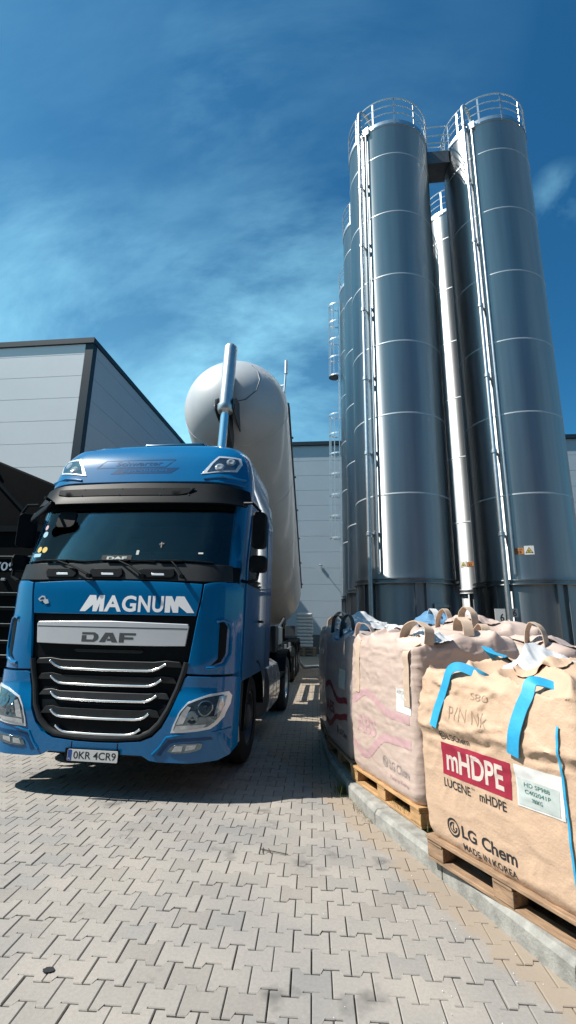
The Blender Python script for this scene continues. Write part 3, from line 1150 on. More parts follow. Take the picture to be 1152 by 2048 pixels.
# silver panel with lettering
sp = plate('silver_panel', [(-.775, 1.365), (-.5, 1.36), (0, 1.357), (.5, 1.36), (.775, 1.365), (.80, 1.55), (.79, 1.575), (0, 1.592), (-.79, 1.575), (-.80, 1.55)], 0.040, 0.04, 'silver', gr, bevel=0.014)
plate('panel_crease', [(-.79, 1.525), (.79, 1.525), (.79, 1.533), (-.79, 1.533)], 0.0415, 0.002, 'darkgrey', sp, bevel=0)
y0, y1 = 1.386, 1.478
D_ = [(-.285, y0), (-.15, y0), (-.115, y0 + .02), (-.105, (y0 + y1) / 2), (-.115, y1 - .02), (-.15, y1), (-.285, y1), (-.285, y1 - .022), (-.165, y1 - .022), (-.155, (y0 + y1) / 2), (-.165, y0 + .022), (-.235, y0 + .022), (-.235, y1 - .03), (-.285, y1 - .03)]
A_ = [(-.098, y0), (-.035, y0), (.0, y1 - .03), (.018, y0 + .035), (-.008, y0 + .035), (-.018, y0 + .014), (.028, y0 + .014), (.034, y0), (.095, y0), (.04, y1), (-.04, y1)]
F_ = [(.108, y0), (.160, y0), (.160, y0 + .03), (.255, y0 + .03), (.255, y0 + .052), (.160, y0 + .052), (.160, y1 - .022), (.278, y1 - .022), (.278, y1), (.108, y1)]
map_bm(merge_bm([flat_bm(p, 0.06) for p in (D_, A_, F_)]), FR, 0.0412, 0.0).build('lettering', 'grey_letter', sp, smooth=False)
plate('grille_lip', [(-.36, 1.30), (-.33, 1.285), (.33, 1.285), (.36, 1.30), (.355, 1.315), (-.355, 1.315)], 0.022, 0.015, 'darkgrey', gr, bevel=0.004)
# five slats, each a dark fin with a chrome strip
BARS = [(.605, 1.195, .478, 1.126), (.572, 1.050, .47, .985), (.542, .898, .452, .838), (.492, .748, .415, .692), (.425, .612, .335, .556)]
for i, (ue, ze, ub, zb) in enumerate(BARS):
    pts = [(ue, ze), (ue - (ue - ub) * .55, ze - (ze - zb) * .62), (ub, zb + .006), (ub - .05, zb), (0, zb - .004)]
    pth = [(-u, z) for u, z in pts] + [(u, z) for u, z in reversed(pts[:-1])]
    dense = []
    for (ua, za), (uc, zc) in zip(pth, pth[1:]):
        for k in range(4):
            dense.append((ua + (uc - ua) * k / 4, za + (zc - za) * k / 4))
    dense.append(pth[-1])
    wid = .70 - .06 * i
    fin = [(-ue - .17 + .02 * i, ze - .035), (-ue, ze - .03)] + [(u, z + .012) for u, z in dense[4:-4]] + [(ue, ze - .03), (ue + .17 - .02 * i, ze - .035), (ue + .13 - .02 * i, ze + .02), (ue, ze + .03), (ub, ze + .015), (-ub, ze + .015), (-ue, ze + .03), (-ue - .13 + .02 * i, ze + .02)]
    if i < 4:
        sl = plate('slat', fin, 0.030, 0.02, 'darkgrey', gr, 0.12, 0.006)
    else:
        sl = gr
    B().tube([FR(u, z, 0.036) for u, z in dense], 0, flat=(0.022, 0.022)).build('chrome_strip', 'chrome', sl, bevel=0.006)
plate('lower_lip', [(-.33, .515), (.33, .515), (.345, .542), (-.345, .542)], 0.034, 0.02, 'silver', gr, bevel=0.006)

# corner deflectors either side of the bonnet, with an air slot
for s_ in (1, -1):
    cpoly = [(.805, 1.108), (.99, 1.102), (1.2, 1.10), (1.243, 1.12), (1.246, 1.6), (1.246, 1.95), (1.2, 2.0), (1.0, 1.985), (.922, 1.965), (.908, 1.83), (.878, 1.65)]
    cd = plate('corner_panel', [(s_ * u, z) for u, z in cpoly], 0.034, 0.03, 'blue', trk, 0.05, 0.012)
    slot = [(1.075, 1.60), (1.115, 1.60), (1.14, 1.56), (1.135, 1.30), (1.10, 1.22), (1.02, 1.185), (1.075, 1.25)]
    plate('air_slot_shade', [(s_ * u, z) for u, z in slot], 0.036, 0.004, 'black', cd, 0.04, 0)  # shade of the slot's recess, put in as a black plate
    lip = [(1.05, 1.605), (1.10, 1.622), (1.15, 1.60), (1.172, 1.54), (1.168, 1.30), (1.13, 1.20), (1.05, 1.165), (.98, 1.16)]
    B().tube([FR(s_ * u, z, 0.04) for u, z in lip], 0.016, 8).build('slot_lip', 'blue', cd)

# bumper
BP = mir([(0, .392), (.46, .388), (.53, .350), (.62, .338), (.9, .336), (1.12, .352), (1.2, .385), (1.244, .45), (1.246, .8), (1.24, 1.06), (1.2, 1.083), (.99, 1.083), (.83, 1.088), (.80, 1.07), (.765, .955), (.70, .76), (.63, .635), (.545, .55), (.43, .505), (.2, .487), (0, .483)])
bmp = plate('bumper', BP, 0.050, 0.05, 'blue', trk, 0.05, 0.014)
# crease line above the fog lamps, joints in the centre
for s_ in (1, -1):
    hl = [(.717, .592), (.735, .66), (.775, .75), (.85, .843), (.94, .885), (1.03, .918), (1.165, .94), (1.19, .90), (1.185, .83), (1.15, .73), (1.10, .665), (1.05, .628), (.95, .61), (.82, .597)]
    fr = plate('headlight', [(s_ * u, z) for u, z in hl], 0.060, 0.03, 'silver', bmp, 0.04, 0.008)
    c0, c1 = sum(p[0] for p in hl) / len(hl), sum(p[1] for p in hl) / len(hl)
    ins = [(c0 + (u - c0) * .86 - .012, c1 + (z - c1) * .84) for u, z in hl]
    plate('lamp_housing', [(s_ * u, z) for u, z in ins], 0.064, 0.004, 'lens_dark', fr, 0.04, 0)
    for cu, cz_, rr in ((1.0, .80, .062), (.905, .72, .052)):
        bb_ = B()
        for r0, r1, m0, m1 in ((rr, rr * .85, 0.064, 0.069), (rr * .84, rr * .3, 0.069, 0.065), (rr * .3, 0.002, 0.066, 0.069)):
            ring0 = [FR(s_ * (cu + r0 * math.cos(2 * PI * k / 20)), cz_ + r0 * math.sin(2 * PI * k / 20), m0) for k in range(20)]
            ring1 = [FR(s_ * (cu + r1 * math.cos(2 * PI * k / 20)), cz_ + r1 * math.sin(2 * PI * k / 20), m1) for k in range(20)]
            bb_.add(ring0 + ring1, [(k, (k + 1) % 20, 20 + (k + 1) % 20, 20 + k) for k in range(20)])
        bb_.build('reflector', 'lens_dark', fr)
    plate('side_reflector', [(s_ * u, z) for u, z in ((1.075, .74), (1.13, .78), (1.155, .90), (1.10, .895))], 0.066, 0.002, 'lens', fr, 0.04, 0)
    plate('turn_lamp', [(s_ * u, z) for u, z in ((.75, .617), (.99, .64), (1.02, .672), (.765, .655))], 0.067, 0.003, 'lens', fr, 0.04, 0)
    plate('inner_reflector', [(s_ * u, z) for u, z in ((.765, .665), (.83, .675), (.885, .80), (.855, .81), (.80, .745))], 0.067, 0.003, 'lens', fr, 0.04, 0)
    fogrec = [(.60, .40), (.64, .455), (.70, .530), (.80, .545), (1.06, .560), (1.08, .535), (1.0, .53), (.80, .517), (.72, .50), (.66, .43), (.64, .392)]
    plate('fog_recess', [(s_ * u, z) for u, z in fogrec], 0.053, 0.004, 'blue_faded', bmp, 0.05, 0)
    B().tube([FR(s_ * u, z, 0.052) for u, z in [(.56, .40), (.62, .46), (.68, .55), (.80, .575), (1.10, .60), (1.20, .62)]], 0.012, 8).build('bumper_crease', 'blue', bmp)
    fog = [(.70, .432), (.72, .468), (.76, .492), (.85, .503), (.98, .512), (1.0, .50), (.99, .462), (.95, .44), (.87, .425), (.75, .418)]
    fg = plate('fog_lamp', [(s_ * u, z) for u, z in fog], 0.058, 0.01, 'lens_dark', bmp, 0.05, 0.004)
    plate('reflector', [(s_ * u, z) for u, z in ((.74, .435), (.83, .44), (.84, .485), (.77, .48))], 0.0605, 0.002, 'lens', fg, 0, 0)
    plate('reflector', [(s_ * u, z) for u, z in ((.86, .445), (.94, .46), (.95, .495), (.87, .49))], 0.0605, 0.002, 'lens', fg, 0, 0)
for u in (-.225, .225):
    plate('bumper_joint', [(u - .004, .40), (u + .004, .40), (u + .004, .484), (u - .004, .484)], 0.0515, 0.002, 'black', bmp, 0, 0)
# number plate hung under the bumper
b_ = B()
map_bm(flat_bm([(-.265, .318), (.265, .318), (.265, .432), (-.265, .432)], 0.1), lambda u, v, o: Vector((u, -0.125 - o, v)), 0.0, 0.012).build('number_plate_holder', 'black', bmp, smooth=False)
npl = map_bm(flat_bm(rrect(-.235, .255, .327, .425, .012), 0), lambda u, v, o: Vector((u, -0.125 - o, v)), 0.008, 0.006).build('number_plate', 'plate', bmp, smooth=False)
pf = lambda u, v, o: Vector((u, -0.125 - o, v))
map_bm(text_bm('0KR 4CR9', -.175, .238, .346, .410, 0.012), pf, 0.0088).build('lettering', 'ink', npl, smooth=False)
map_bm(flat_bm(rrect(-.232, -.192, .330, .422, .006), 0), pf, 0.0088).build('country_band', 'euroblue', npl, smooth=False)
map_bm(text_bm('PL', -.225, -.200, .337, .352, 0.01), pf, 0.0098).build('lettering', 'plate', npl, smooth=False)
# towing step, dark underside
b_ = B()
b_.box((0, 0.45, 0.40), (1.9, 0.7, 0.16))
b_.box((0, 1.2, 0.62), (1.5, 1.6, 0.35))
b_.build('underbody', 'chassis', trk, smooth=False, bevel=0.02)

# cowl with three vents and wipers
cw = plate('cowl', [(-1.17, 2.005), (-.9, 1.992), (0, 2.005), (.9, 1.992), (1.17, 2.005), (1.15, 2.175), (-1.15, 2.175)], 0.030, 0.03, 'darkgrey', trk, bevel=0.01)
for u0, u1 in ((-.80, -.44), (-.30, .07), (.22, .62)):
    pd_ = plate('vent_pad', [(u0 + .03, 2.015), (u1 - .03, 2.015), (u1, 2.05), (u1 - .02, 2.115), (u0 + .02, 2.115), (u0, 2.08)], 0.052, 0.02, 'black', cw, bevel=0.014)
    um = (u0 + u1) / 2 + .02
    plate('nozzle', [(um - .06, 2.04), (um + .07, 2.04), (um + .06, 2.062), (um - .07, 2.062)], 0.056, 0.003, 'silver', pd_, bevel=0.002)
for u0, u1, up in ((-1.06, -.38, -.28), (-.42, .38, .30), (.12, .98, .70)):
    wb = B()
    bl = [FR(u0 + (u1 - u0) * k / 8, 2.185 + .02 * math.sin(PI * k / 8), 0.035) for k in range(9)]
    wb.tube(bl, 0.010, 6)
    um = (u0 + u1) / 2
    wb.tube([FR(um, 2.20, 0.045), FR(um + (up - um) * .5, 2.13, 0.075), FR(up, 2.03, 0.085)], [.007, .010, .014], 8)
    wb.tube([FR(um - .12, 2.195, 0.045), FR(um + .12, 2.195, 0.045)], 0.012, 6)
    p_ = FR(up, 2.03, 0.05)
    wb.tube([p_, p_ + Vector((0, -.05, 0))], 0.022, 10)
    wb.build('wiper', 'black', cw)

# inside of the cab: dark lining, dashboard, wheel and seats
b_ = B()
b_.add([(-1.14, .50, 1.6), (1.14, .50, 1.6), (1.14, 2.08, 1.6), (-1.14, 2.08, 1.6), (-1.12, .50, 3.0), (1.12, .50, 3.0), (1.12, 2.08, 3.0), (-1.12, 2.08, 3.0)],
       [(0, 1, 2, 3), (7, 6, 5, 4), (2, 6, 7, 3), (1, 5, 6, 2), (0, 3, 7, 4)])
inn = b_.build('cab_lining', 'lining', trk, smooth=False)
b_ = B()
b_.prism([(.16, 2.10), (.50, 2.15), (.72, 2.12), (.80, 1.95), (.80, 1.65), (.16, 1.65)], lambda u, v: Vector((-1.08, u, v)), lambda u, v: Vector((1.08, u, v)))
b_.build('dashboard', 'darkgrey', inn, bevel=0.02)
b_ = B()
b_.tube([Vector((.55 + .23 * math.cos(PI * k / 12), .86 + .23 * math.sin(PI * k / 12) * .5, 2.17 + .23 * math.sin(PI * k / 12) * .85)) for k in range(24)], .018, 8, closed=True)
b_.tube([(.34, .86, 2.17), (.76, .86, 2.17)], .02, 6)
b_.tube([(.55, .86, 2.17), (.55, .76, 1.9)], .03, 8)
b_.build('steering_wheel', 'black', inn)
for x_ in (-.55, .55):
    b_ = B()
    b_.prism(rrect(x_ - .26, x_ + .26, 1.75, 2.52, .08), lambda u, v: Vector((u, 1.42 + (v - 1.75) * .15, v)), lambda u, v: Vector((u, 1.56 + (v - 1.75) * .15, v)))
    b_.prism(rrect(x_ - .14, x_ + .14, 2.54, 2.72, .05), lambda u, v: Vector((u, 1.55, v)), lambda u, v: Vector((u, 1.64, v)))
    b_.build('seat', 'seat_cloth', inn, bevel=0.03)
b_ = B()
b_.box((0, 2.0, 2.3), (2.1, .1, .6))
b_.build('bunk_curtain', 'seat_cloth', inn, smooth=False)

# windscreen
ws = plate('windscreen', rrect(-1.125, 1.125, 2.172, 2.90, .05), 0.022, 0.012, 'glass', trk, 0.08, 0.004)
for u, z, rx, rz_, m_ in ((-1.00, 2.335, .030, .034, 'yellow'), (-.925, 2.33, .032, .034, 'yellow'), (-.99, 2.515, .033, .036, 'lightblue'), (-1.005, 2.60, .022, .03, 'mauve')):
    plate('sticker', [(u + rx * math.cos(k * PI / 8), z + rz_ * math.sin(k * PI / 8)) for k in range(16)], 0.0245, 0.001, m_, ws, 0, 0)
plate('sticker', rrect(-1.06, -.955, 2.25, 2.29, .006), 0.0245, 0.001, 'lightblue', ws, 0, 0)
plate('sticker', rrect(.815, .865, 2.285, 2.302, .004), 0.0245, 0.001, 'paper', ws, 0, 0)
plate('sticker', rrect(.15, .18, 2.27, 2.32, .006), 0.0245, 0.001, 'paper_grey', ws, 0, 0)
sg = plate('name_sign', rrect(-.22, .11, 2.205, 2.265, .01), 0.0245, 0.001, 'darkgrey', ws, 0, 0)
map_bm(text_bm('DAF', -.16, .06, 2.212, 2.248, 0.05), FR, 0.0275).build('lettering', 'paper_grey', sg, smooth=False)
bb_ = B()
for (ua, za), (uc, zc) in (((.385, 2.385), (.435, 2.395)), ((.408, 2.41), (.412, 2.35))):
    bb_.tube([FR(ua, za, 0.026), FR(uc, zc, 0.026)], 0.008, 6)
bb_.build('windscreen_holder', 'grey_print', ws)
plate('visor_shade_band', rrect(-1.11, 1.11, 2.80, 2.895, .02), 0.0245, 0.001, 'black', ws, 0.1, 0)  # shade under the visor, put on the glass as a black band

# black sun visor across the top of the windscreen
vis = map_bm(flat_bm([(-1.17, 2.84), (-.8, 2.83), (.8, 2.83), (1.17, 2.84), (1.205, 2.95), (1.20, 3.07), (.9, 3.105), (0, 3.12), (-.9, 3.105), (-1.20, 3.07), (-1.205, 2.95)], 0.06),
             lambda u, z, o: FR(u, z, o + .10 - .07 * max(0, (z - 2.83) / .29) ** .7), 0.03, 0.03).build('sun_visor', 'black', trk, bevel=0.012)
plate('visor_blade', [(-.92, 2.965), (-.8, 2.935), (.5, 2.935), (.62, 2.965), (.68, 3.03), (-.92, 3.03)], 0.102, 0.02, 'black', vis, 0.06, 0.008)
for k, u in enumerate((-.62, -.17, .30, .62)):
    for z in (2.945, 3.02):
        p_ = FR(u + (0.02 if z > 3 else 0), z, 0.099)
        B().tube([p_, p_ + Vector((0, -.006, 0))], 0.009, 8).build('rivet', 'chrome', vis)

# roof front, a bulging shield with two lamps and faded lettering
def RF(u, z, o):
    return FR(u, z, o)


roofp = plate('roof_shield', [(-1.17, 3.135), (-.8, 3.15), (.8, 3.15), (1.17, 3.135), (1.20, 3.22), (1.185, 3.32), (1.16, 3.45), (1.11, 3.56), (.98, 3.66), (-.98, 3.66), (-1.11, 3.56), (-1.16, 3.45), (-1.185, 3.32), (-1.20, 3.22)], 0.035, 0.035, 'blue', trk, 0.06, 0.014)
for s_ in (1, -1):
    lp = [(.70, 3.25), (1.08, 3.31), (1.115, 3.42), (1.09, 3.505), (.86, 3.50), (.79, 3.40)]
    lf = plate('roof_lamp', [(s_ * u, z) for u, z in lp], 0.043, 0.02, 'silver', roofp, 0.05, 0.01)
    ins = [(.765, 3.278), (1.055, 3.33), (1.085, 3.42), (1.065, 3.48), (.875, 3.475), (.815, 3.39)]
    plate('lens', [(s_ * u, z) for u, z in ins], 0.047, 0.004, 'lens_dark', lf, 0.05, 0)
    for cu, cz_, rr in ((.895, 3.345, .05), (1.0, 3.425, .045)):
        bb_ = B()
        for r0, r1, m0, m1 in ((rr, rr * .6, 0.047, 0.056), (rr * .6, .002, .056, .050)):
            ring0 = [FR(s_ * (cu + r0 * math.cos(2 * PI * k / 16)), cz_ + r0 * math.sin(2 * PI * k / 16), m0) for k in range(16)]
            ring1 = [FR(s_ * (cu + r1 * math.cos(2 * PI * k / 16)), cz_ + r1 * math.sin(2 * PI * k / 16), m1) for k in range(16)]
            bb_.add(ring0 + ring1, [(k, (k + 1) % 16, 16 + (k + 1) % 16, 16 + k) for k in range(16)])
        bb_.build('reflector', 'lens', lf)
    # eyebrow below the lamp
    B().tube([FR(s_ * u, z, .04) for u, z in ((.74, 3.19), (.95, 3.22), (1.17, 3.21))], [.012, .02, .02], 8).build('lamp_brow', 'blue', roofp)
# faded company lettering: an outlined and a filled slanting box
zA, zB, zC = 3.455, 3.355, 3.265
o_ = []
for (a, c) in (((-.60, zB), (-.50, zA)), ((-.50, zA), (.36, zA)), ((.36, zA), (.26, zB)), ((.26, zB), (-.60, zB))):
    dx, dz_ = c[0] - a[0], c[1] - a[1]
    l_ = math.hypot(dx, dz_)
    nx, nz_ = -dz_ / l_ * .006, dx / l_ * .006
    o_.append(flat_bm([(a[0] - nx, a[1] - nz_), (c[0] - nx, c[1] - nz_), (c[0] + nx, c[1] + nz_), (a[0] + nx, a[1] + nz_)], 0.05))
map_bm(merge_bm(o_), FR, 0.0362).build('lettering_frame', 'blue_faded', roofp, smooth=False)
map_bm(text_bm('Schwarter', -.36, .22, zB + .022, zA - .018, 0.02, 0.1, step=0.04), FR, 0.0364).build('lettering', 'blue_faded', roofp, smooth=False)
fb = map_bm(flat_bm([(-.40, zC), (.34, zC), (.43, zB - .012), (-.31, zB - .012)], 0.05), FR, 0.0364).build('lettering_band', 'blue_faded', roofp, smooth=False)
map_bm(text_bm('Spedition', -.25, .29, zC + .012, zB - .026, 0.02, 0.1, step=0.04), FR, 0.0378).build('lettering', 'blue', fb, smooth=False)

# roof hatch
b_ = B()
b_.prism([(-.42, 1.25), (.42, 1.25), (.47, 1.35), (.47, 1.75), (-.47, 1.75), (-.47, 1.35)], lambda u, v: Vector((u, v, 3.82)), lambda u, v: Vector((u, v, 4.02)))
b_.build('roof_hatch', 'skylight', cab, bevel=0.03)

# sides: doors, windows, sill, steps, mirrors, fin
for s_ in (1, -1):
    def SD(y, z, o, s_=s_):
        return Vector((s_ * (hw(z) + o), y, z))
    door = map_bm(flat_bm([(.46, 1.02), (1.0, 1.0), (1.42, 1.25), (1.50, 1.6), (1.50, 2.80), (1.35, 2.86), (.78, 2.86), (.52, 2.2)], 0.2), SD, 0.014, 0.014).build('door', 'blue', trk, bevel=0.006)
    map_bm(flat_bm([(.58, 2.02), (1.42, 2.02), (1.42, 2.72), (1.34, 2.79), (.84, 2.79), (.62, 2.3)], 0.2), SD, 0.018, 0.004).build('side_window', 'screen', door)
    B().tube([SD(1.25, 1.62, .03), SD(1.25, 1.62, .05), SD(1.45, 1.62, .05), SD(1.45, 1.62, .03)], 0, flat=(.03, .02)).build('door_handle', 'black', door)
    b_ = B()
    b_.tube([SD(1.5, 1.0, .012), SD(1.5, 2.86, .012)], 0.006, 4)
    map_bm(flat_bm([(.30, .40), (.62, .40), (.70, .98), (.42, 1.04), (.30, 1.04)], 0), lambda y, z, o, s_=s_: Vector((s_ * (1.235 + o), y, z)), 0.0, 0.05).build('step_panel', 'black', trk, smooth=False, bevel=0.01)
    map_bm(flat_bm([(.34, .41), (.56, .41), (.50, .56), (.38, .56)], 0), lambda y, z, o, s_=s_: Vector((s_ * (1.238 + o), y, z)), 0.004, 0.006).build('step_plate', 'silver', trk, smooth=False)
    # wheel arch and mudguard of the steered axle
    b_ = B()
    b_.tube([Vector((s_ * 1.17, 1.36 - .62 * math.cos(a_), .52 + .62 * math.sin(a_))) for a_ in [R(-5 + 12 * k) for k in range(16)]], 0, flat=(.16, .03, (1, 0, 0)))
    b_.build('wheel_arch', 'black', trk, smooth=False)
    map_bm(flat_bm([(1.50, 1.22), (2.12, 1.22), (2.12, .62), (2.0, .60), (1.98, .80), (1.80, 1.05), (1.55, 1.18)], 0.2), lambda y, z, o, s_=s_: Vector((s_ * (1.235 + o), y, z)), 0.0, 0.03).build('rear_wing', 'blue', trk, bevel=0.01)
    # tall fin behind the cab
    map_bm(flat_bm([(2.0, 1.0), (2.42, 1.0), (2.44, 3.30), (2.36, 3.46), (2.05, 3.52), (2.0, 3.48)], 0.3), lambda y, z, o, s_=s_: Vector((s_ * (min(1.235, 1.235 - max(0, z - 3.2) * .35) + .005 + o), y, z)), 0.012, 0.025).build('side_fin', 'blue', trk, bevel=0.008)
    # tank and fairing panels behind, three upright bands
    for k in range(3):
        b_ = B()
        y_ = 2.55 + k * .40
        prof = [(1.10, .28), (1.20, .34), (1.245, .50), (1.245, .78), (1.20, .95), (1.08, 1.02)]
        vs = [Vector((s_ * u, y_, z)) for u, z in prof] + [Vector((s_ * u, y_ + .37, z)) for u, z in prof] + [Vector((s_ * .6, y_, .28)), Vector((s_ * .6, y_, 1.02)), Vector((s_ * .6, y_ + .37, .28)), Vector((s_ * .6, y_ + .37, 1.02))]
        fs = [(i, i + 1, i + 7, i + 6) for i in range(5)] + [(12, 0, 6, 14), (5, 13, 15, 11), (0, 1, 2, 3, 4, 5, 13, 12), (6, 14, 15, 11, 10, 9, 8, 7)]
        b_.add(vs, fs)
        b_.build('fuel_tank_band', 'tank_band', trk, smooth=True, bevel=0.012)
    # mirrors
    ma = B()
    ma.tube([SD(.34, 2.90, 0), SD(.30, 2.89, .10), SD(.34, 2.80, .19)], 0.016, 8)
    ma.tube([SD(.34, 2.04, -.02), SD(.30, 2.02, .08), SD(.32, 2.06, .16), SD(.35, 2.2, .18)], 0.018, 8)
    marm = ma.build('mirror_arm', 'black', trk)
    for z0_, z1_, w0, w1 in ((2.39, 2.79, 1.33 - (s_ < 0) * .07, 1.495 - (s_ < 0) * .09), (2.13, 2.31, 1.31 - (s_ < 0) * .03, 1.51 - (s_ < 0) * .08)):
        mb = B()
        mb.prism(rrect(w0, w1, z0_, z1_, .05, 5), lambda u, v, s_=s_: Vector((s_ * u, .26 + .06 * ((u - 1.4) / .09) ** 2, v)), lambda u, v, s_=s_: Vector((s_ * u, .43, v)))
        mh = mb.build('mirror', 'black', marm, bevel=0.03, seg=3)
        B().prism(rrect(w0 + .015, w1 - .015, z0_ + .015, z1_ - .015, .04, 4), lambda u, v, s_=s_: Vector((s_ * u, .431, v)), lambda u, v, s_=s_: Vector((s_ * u, .436, v))).build('mirror_glass', 'screen', mh, smooth=False)
# kerb view mirror standing over the left screen corner
b_ = B()
b_.tube([FR(-1.0, 2.90, .02), FR(-.95, 2.87, .22)], .018, 8)
fm = b_.build('mirror_arm', 'black', trk)
b_ = B()
b_.prism(rrect(-1.11, -.82, 2.70, 2.80, .045, 5), lambda u, v: Vector((u, TT(u, v) - .30, v + (u + .96) * .55)), lambda u, v: Vector((u, TT(u, v) - .22, v + (u + .96) * .55)))
b_.build('mirror', 'black', fm, bevel=0.02)
b_ = B()
b_.prism(rrect(-.90, -.66, 2.60, 2.80, .06, 5), lambda u, v: Vector((u, TT(u, v) - .034, v)), lambda u, v: Vector((u, TT(u, v) - .02, v)))
b_.build('windscreen_pod', 'black', ws, bevel=0.006)


def wheel(parent, x, y, r, w_, rim_m='galv', s_=1):
    """tyre with a rim, axle along x"""
    mt = Matrix.Translation((x, y, r)) @ Matrix.Rotation(R(90 * s_), 4, 'Y')
    b__ = B()
    b__.lathe([(r * .58, -w_ / 2 + .02), (r * .62, -w_ / 2), (r * .90, -w_ / 2), (r * .97, -w_ / 2 + .02), (r, -w_ / 2 + .06), (r, -.012), (r - .014, -.01), (r - .014, .01), (r, .012), (r, w_ / 2 - .06), (r * .97, w_ / 2 - .02), (r * .90, w_ / 2), (r * .62, w_ / 2), (r * .58, w_ / 2 - .02)], 40, mt)
    wo_ = b__.build('wheel', 'rubber', parent)
    b__ = B()
    b__.lathe([(r * .60, w_ / 2 - .015), (r * .56, w_ / 2 - .02), (r * .52, w_ / 2 - .09), (r * .30, w_ / 2 - .11), (r * .28, w_ / 2 - .02), (r * .12, w_ / 2), (.001, w_ / 2)], 32, mt)
    for k in range(10):
        a_ = 2 * PI * k / 10
        p0 = mt @ Vector((r * .40 * math.cos(a_), r * .40 * math.sin(a_), w_ / 2 - .10))
        p1 = mt @ Vector((r * .40 * math.cos(a_), r * .40 * math.sin(a_), w_ / 2 - .06))
        b__.tube([p0, p1], .014, 6)
    b__.build('rim', rim_m, wo_)
    return wo_


for s_ in (1, -1):
    wheel(trk, s_ * 1.04, 1.36, .50, .30, 'darksteel', s_)
    wheel(trk, s_ * 1.08, 4.95, .50, .30, 'galv', s_)
    wheel(trk, s_ * .74, 4.95, .50, .28, 'galv', s_)
    b_ = B()
    b_.tube([Vector((s_ * .93, 4.95 - .60 * math.cos(a_), .54 + .58 * math.sin(a_))) for a_ in [R(10 + 10 * k) for k in range(17)]], 0, flat=(.64, .02, (1, 0, 0)))
    b_.build('mudguard', 'black', trk, smooth=False)
b_ = B()
for s_ in (1, -1):
    b_.box((s_ * .40, 3.2, .88), (.09, 5.2, .28))
for y_ in (1.2, 2.4, 3.6, 5.0, 5.7):
    b_.box((0, y_, .86), (.79, .10, .2))
b_.box((0, 4.95, .52), (1.3, .2, .2))
b_.box((0, 1.36, .48), (1.7, .14, .16))
b_.box((0, 4.6, 1.10), (1.0, 1.0, .12))
b_.build('chassis_frame', 'chassis', trk, smooth=False, bevel=0.01)
b_ = B()
b_.box((.55, 2.75, 1.35), (.5, .4, .7))
b_.box((-.3, 2.70, 1.5), (.6, .3, .9))
b_.tube([(.2, 2.5, 2.0), (.3, 2.9, 1.9), (.35, 3.6, 1.35), (.2, 4.2, 1.25)], .03, 8)
b_.build('air_intake_box', 'chassis', trk, smooth=False, bevel=0.02)

# ------------------------------------------------------------------ tipped silo trailer behind the tractor unit
trl = thing('tank_trailer', 'pale grey bulk tank trailer tipped up on its lifting ram behind the blue truck', 'trailer', (-2.082, 0, 0), R(2.33))
TILT = R(25.7)
fz = Vector((0, -math.cos(TILT), math.sin(TILT)))
fx = Vector((1, 0, 0))
fy = fz.cross(fx)
FC = Vector((0, 10.28, 6.61))
MT = Matrix(((fx.x, fy.x, fz.x, FC.x), (fx.y, fy.y, fz.y, FC.y), (fx.z, fy.z, fz.z, FC.z), (0, 0, 0, 1)))
TR = 1.25
b_ = B()
prof = [(.28, -10.9), (.32, -10.6), (.9, -9.7), (1.18, -9.2), (TR, -8.7), (TR, -0.02)]
for k in range(1, 17):
    a_ = PI / 2 * k / 16
    prof.append((max(.001, TR * math.cos(a_)), 1.16 * math.sin(a_)))
b_.lathe(prof, 96, MT)
tank = b_.build('tank', 'tankwhite', trl, ang=50)
b_ = B()
for z in (-.02, -2.4, -4.8, -7.2):
    b_.lathe([(TR - .004, z - .02), (TR + .006, z - .012), (TR + .006, z + .012), (TR - .004, z + .02)], 96, MT)
b_.build('weld_seam', 'tankwhite', tank, ang=50)
# stiffening cradle rings, discharge cone end


def tl(r, deg, z):
    """point on the tank: deg 0 = right hand side, 90 = top"""
    return MT @ Vector((r * math.cos(R(deg)), r * math.sin(R(deg)), z))


up_t = 1 if (MT.to_3x3() @ Vector((0, 1, 0))).z > 0 else -1
b_ = B()
b_.tube([tl(TR + .035, up_t * 16, -.05), tl(TR + .035, up_t * 16, -5), tl(TR + .035, up_t * 16, -8.8)], .03, 8)
b_.tube([tl(TR + .03, up_t * 10, -.05), tl(TR + .03, up_t * 10, -5), tl(TR + .03, up_t * 10, -8.8)], .022, 8)
for k in range(6):
    z = -1.1 - 1.5 * k
    b_.tube([tl(TR - .02, up_t * 12, z), tl(TR + .09, up_t * 12, z)], .03, 6)
b_.build('side_pipe', 'darksteel', tank)
b_ = B()
p0 = tl(TR + .05, up_t * 33, -.25)
b_.tube([p0, p0 + Vector((.05, -.05, 1.0))], .028, 8)
b_.tube([p0 + Vector((.05, -.05, .75)), p0 + Vector((.05, -.05, 1.12))], .045, 8)
b_.tube([p0 + Vector((0, 0, .12)), p0 + Vector((-.42, .05, .22))], 0, flat=(.10, .05))
b_.tube([p0 + Vector((.02, 0, .1)), tl(TR, up_t * 60, -.5)], .022, 8)
b_.tube([p0 + Vector((-.3, .05, .24)), p0 + Vector((-.3, .05, .44)), p0 + Vector((.03, -.03, .44))], .018, 6)
b_.build('vent_post', 'galv', tank)
b_ = B()
dome = lambda ph, th: MT @ Vector((TR * 1.008 * math.cos(R(ph)) * math.cos(R(th)), TR * 1.008 * math.cos(R(ph)) * math.sin(R(th)) * up_t, 1.17 * math.sin(R(ph))))
b_.tube([dome(*q) for q in ((62, 40), (60, 15), (57, -10), (53, -35), (50, -60), (50, -85), (54, -105))], .011, 6)
b_.build('cable', 'darksteel', tank)
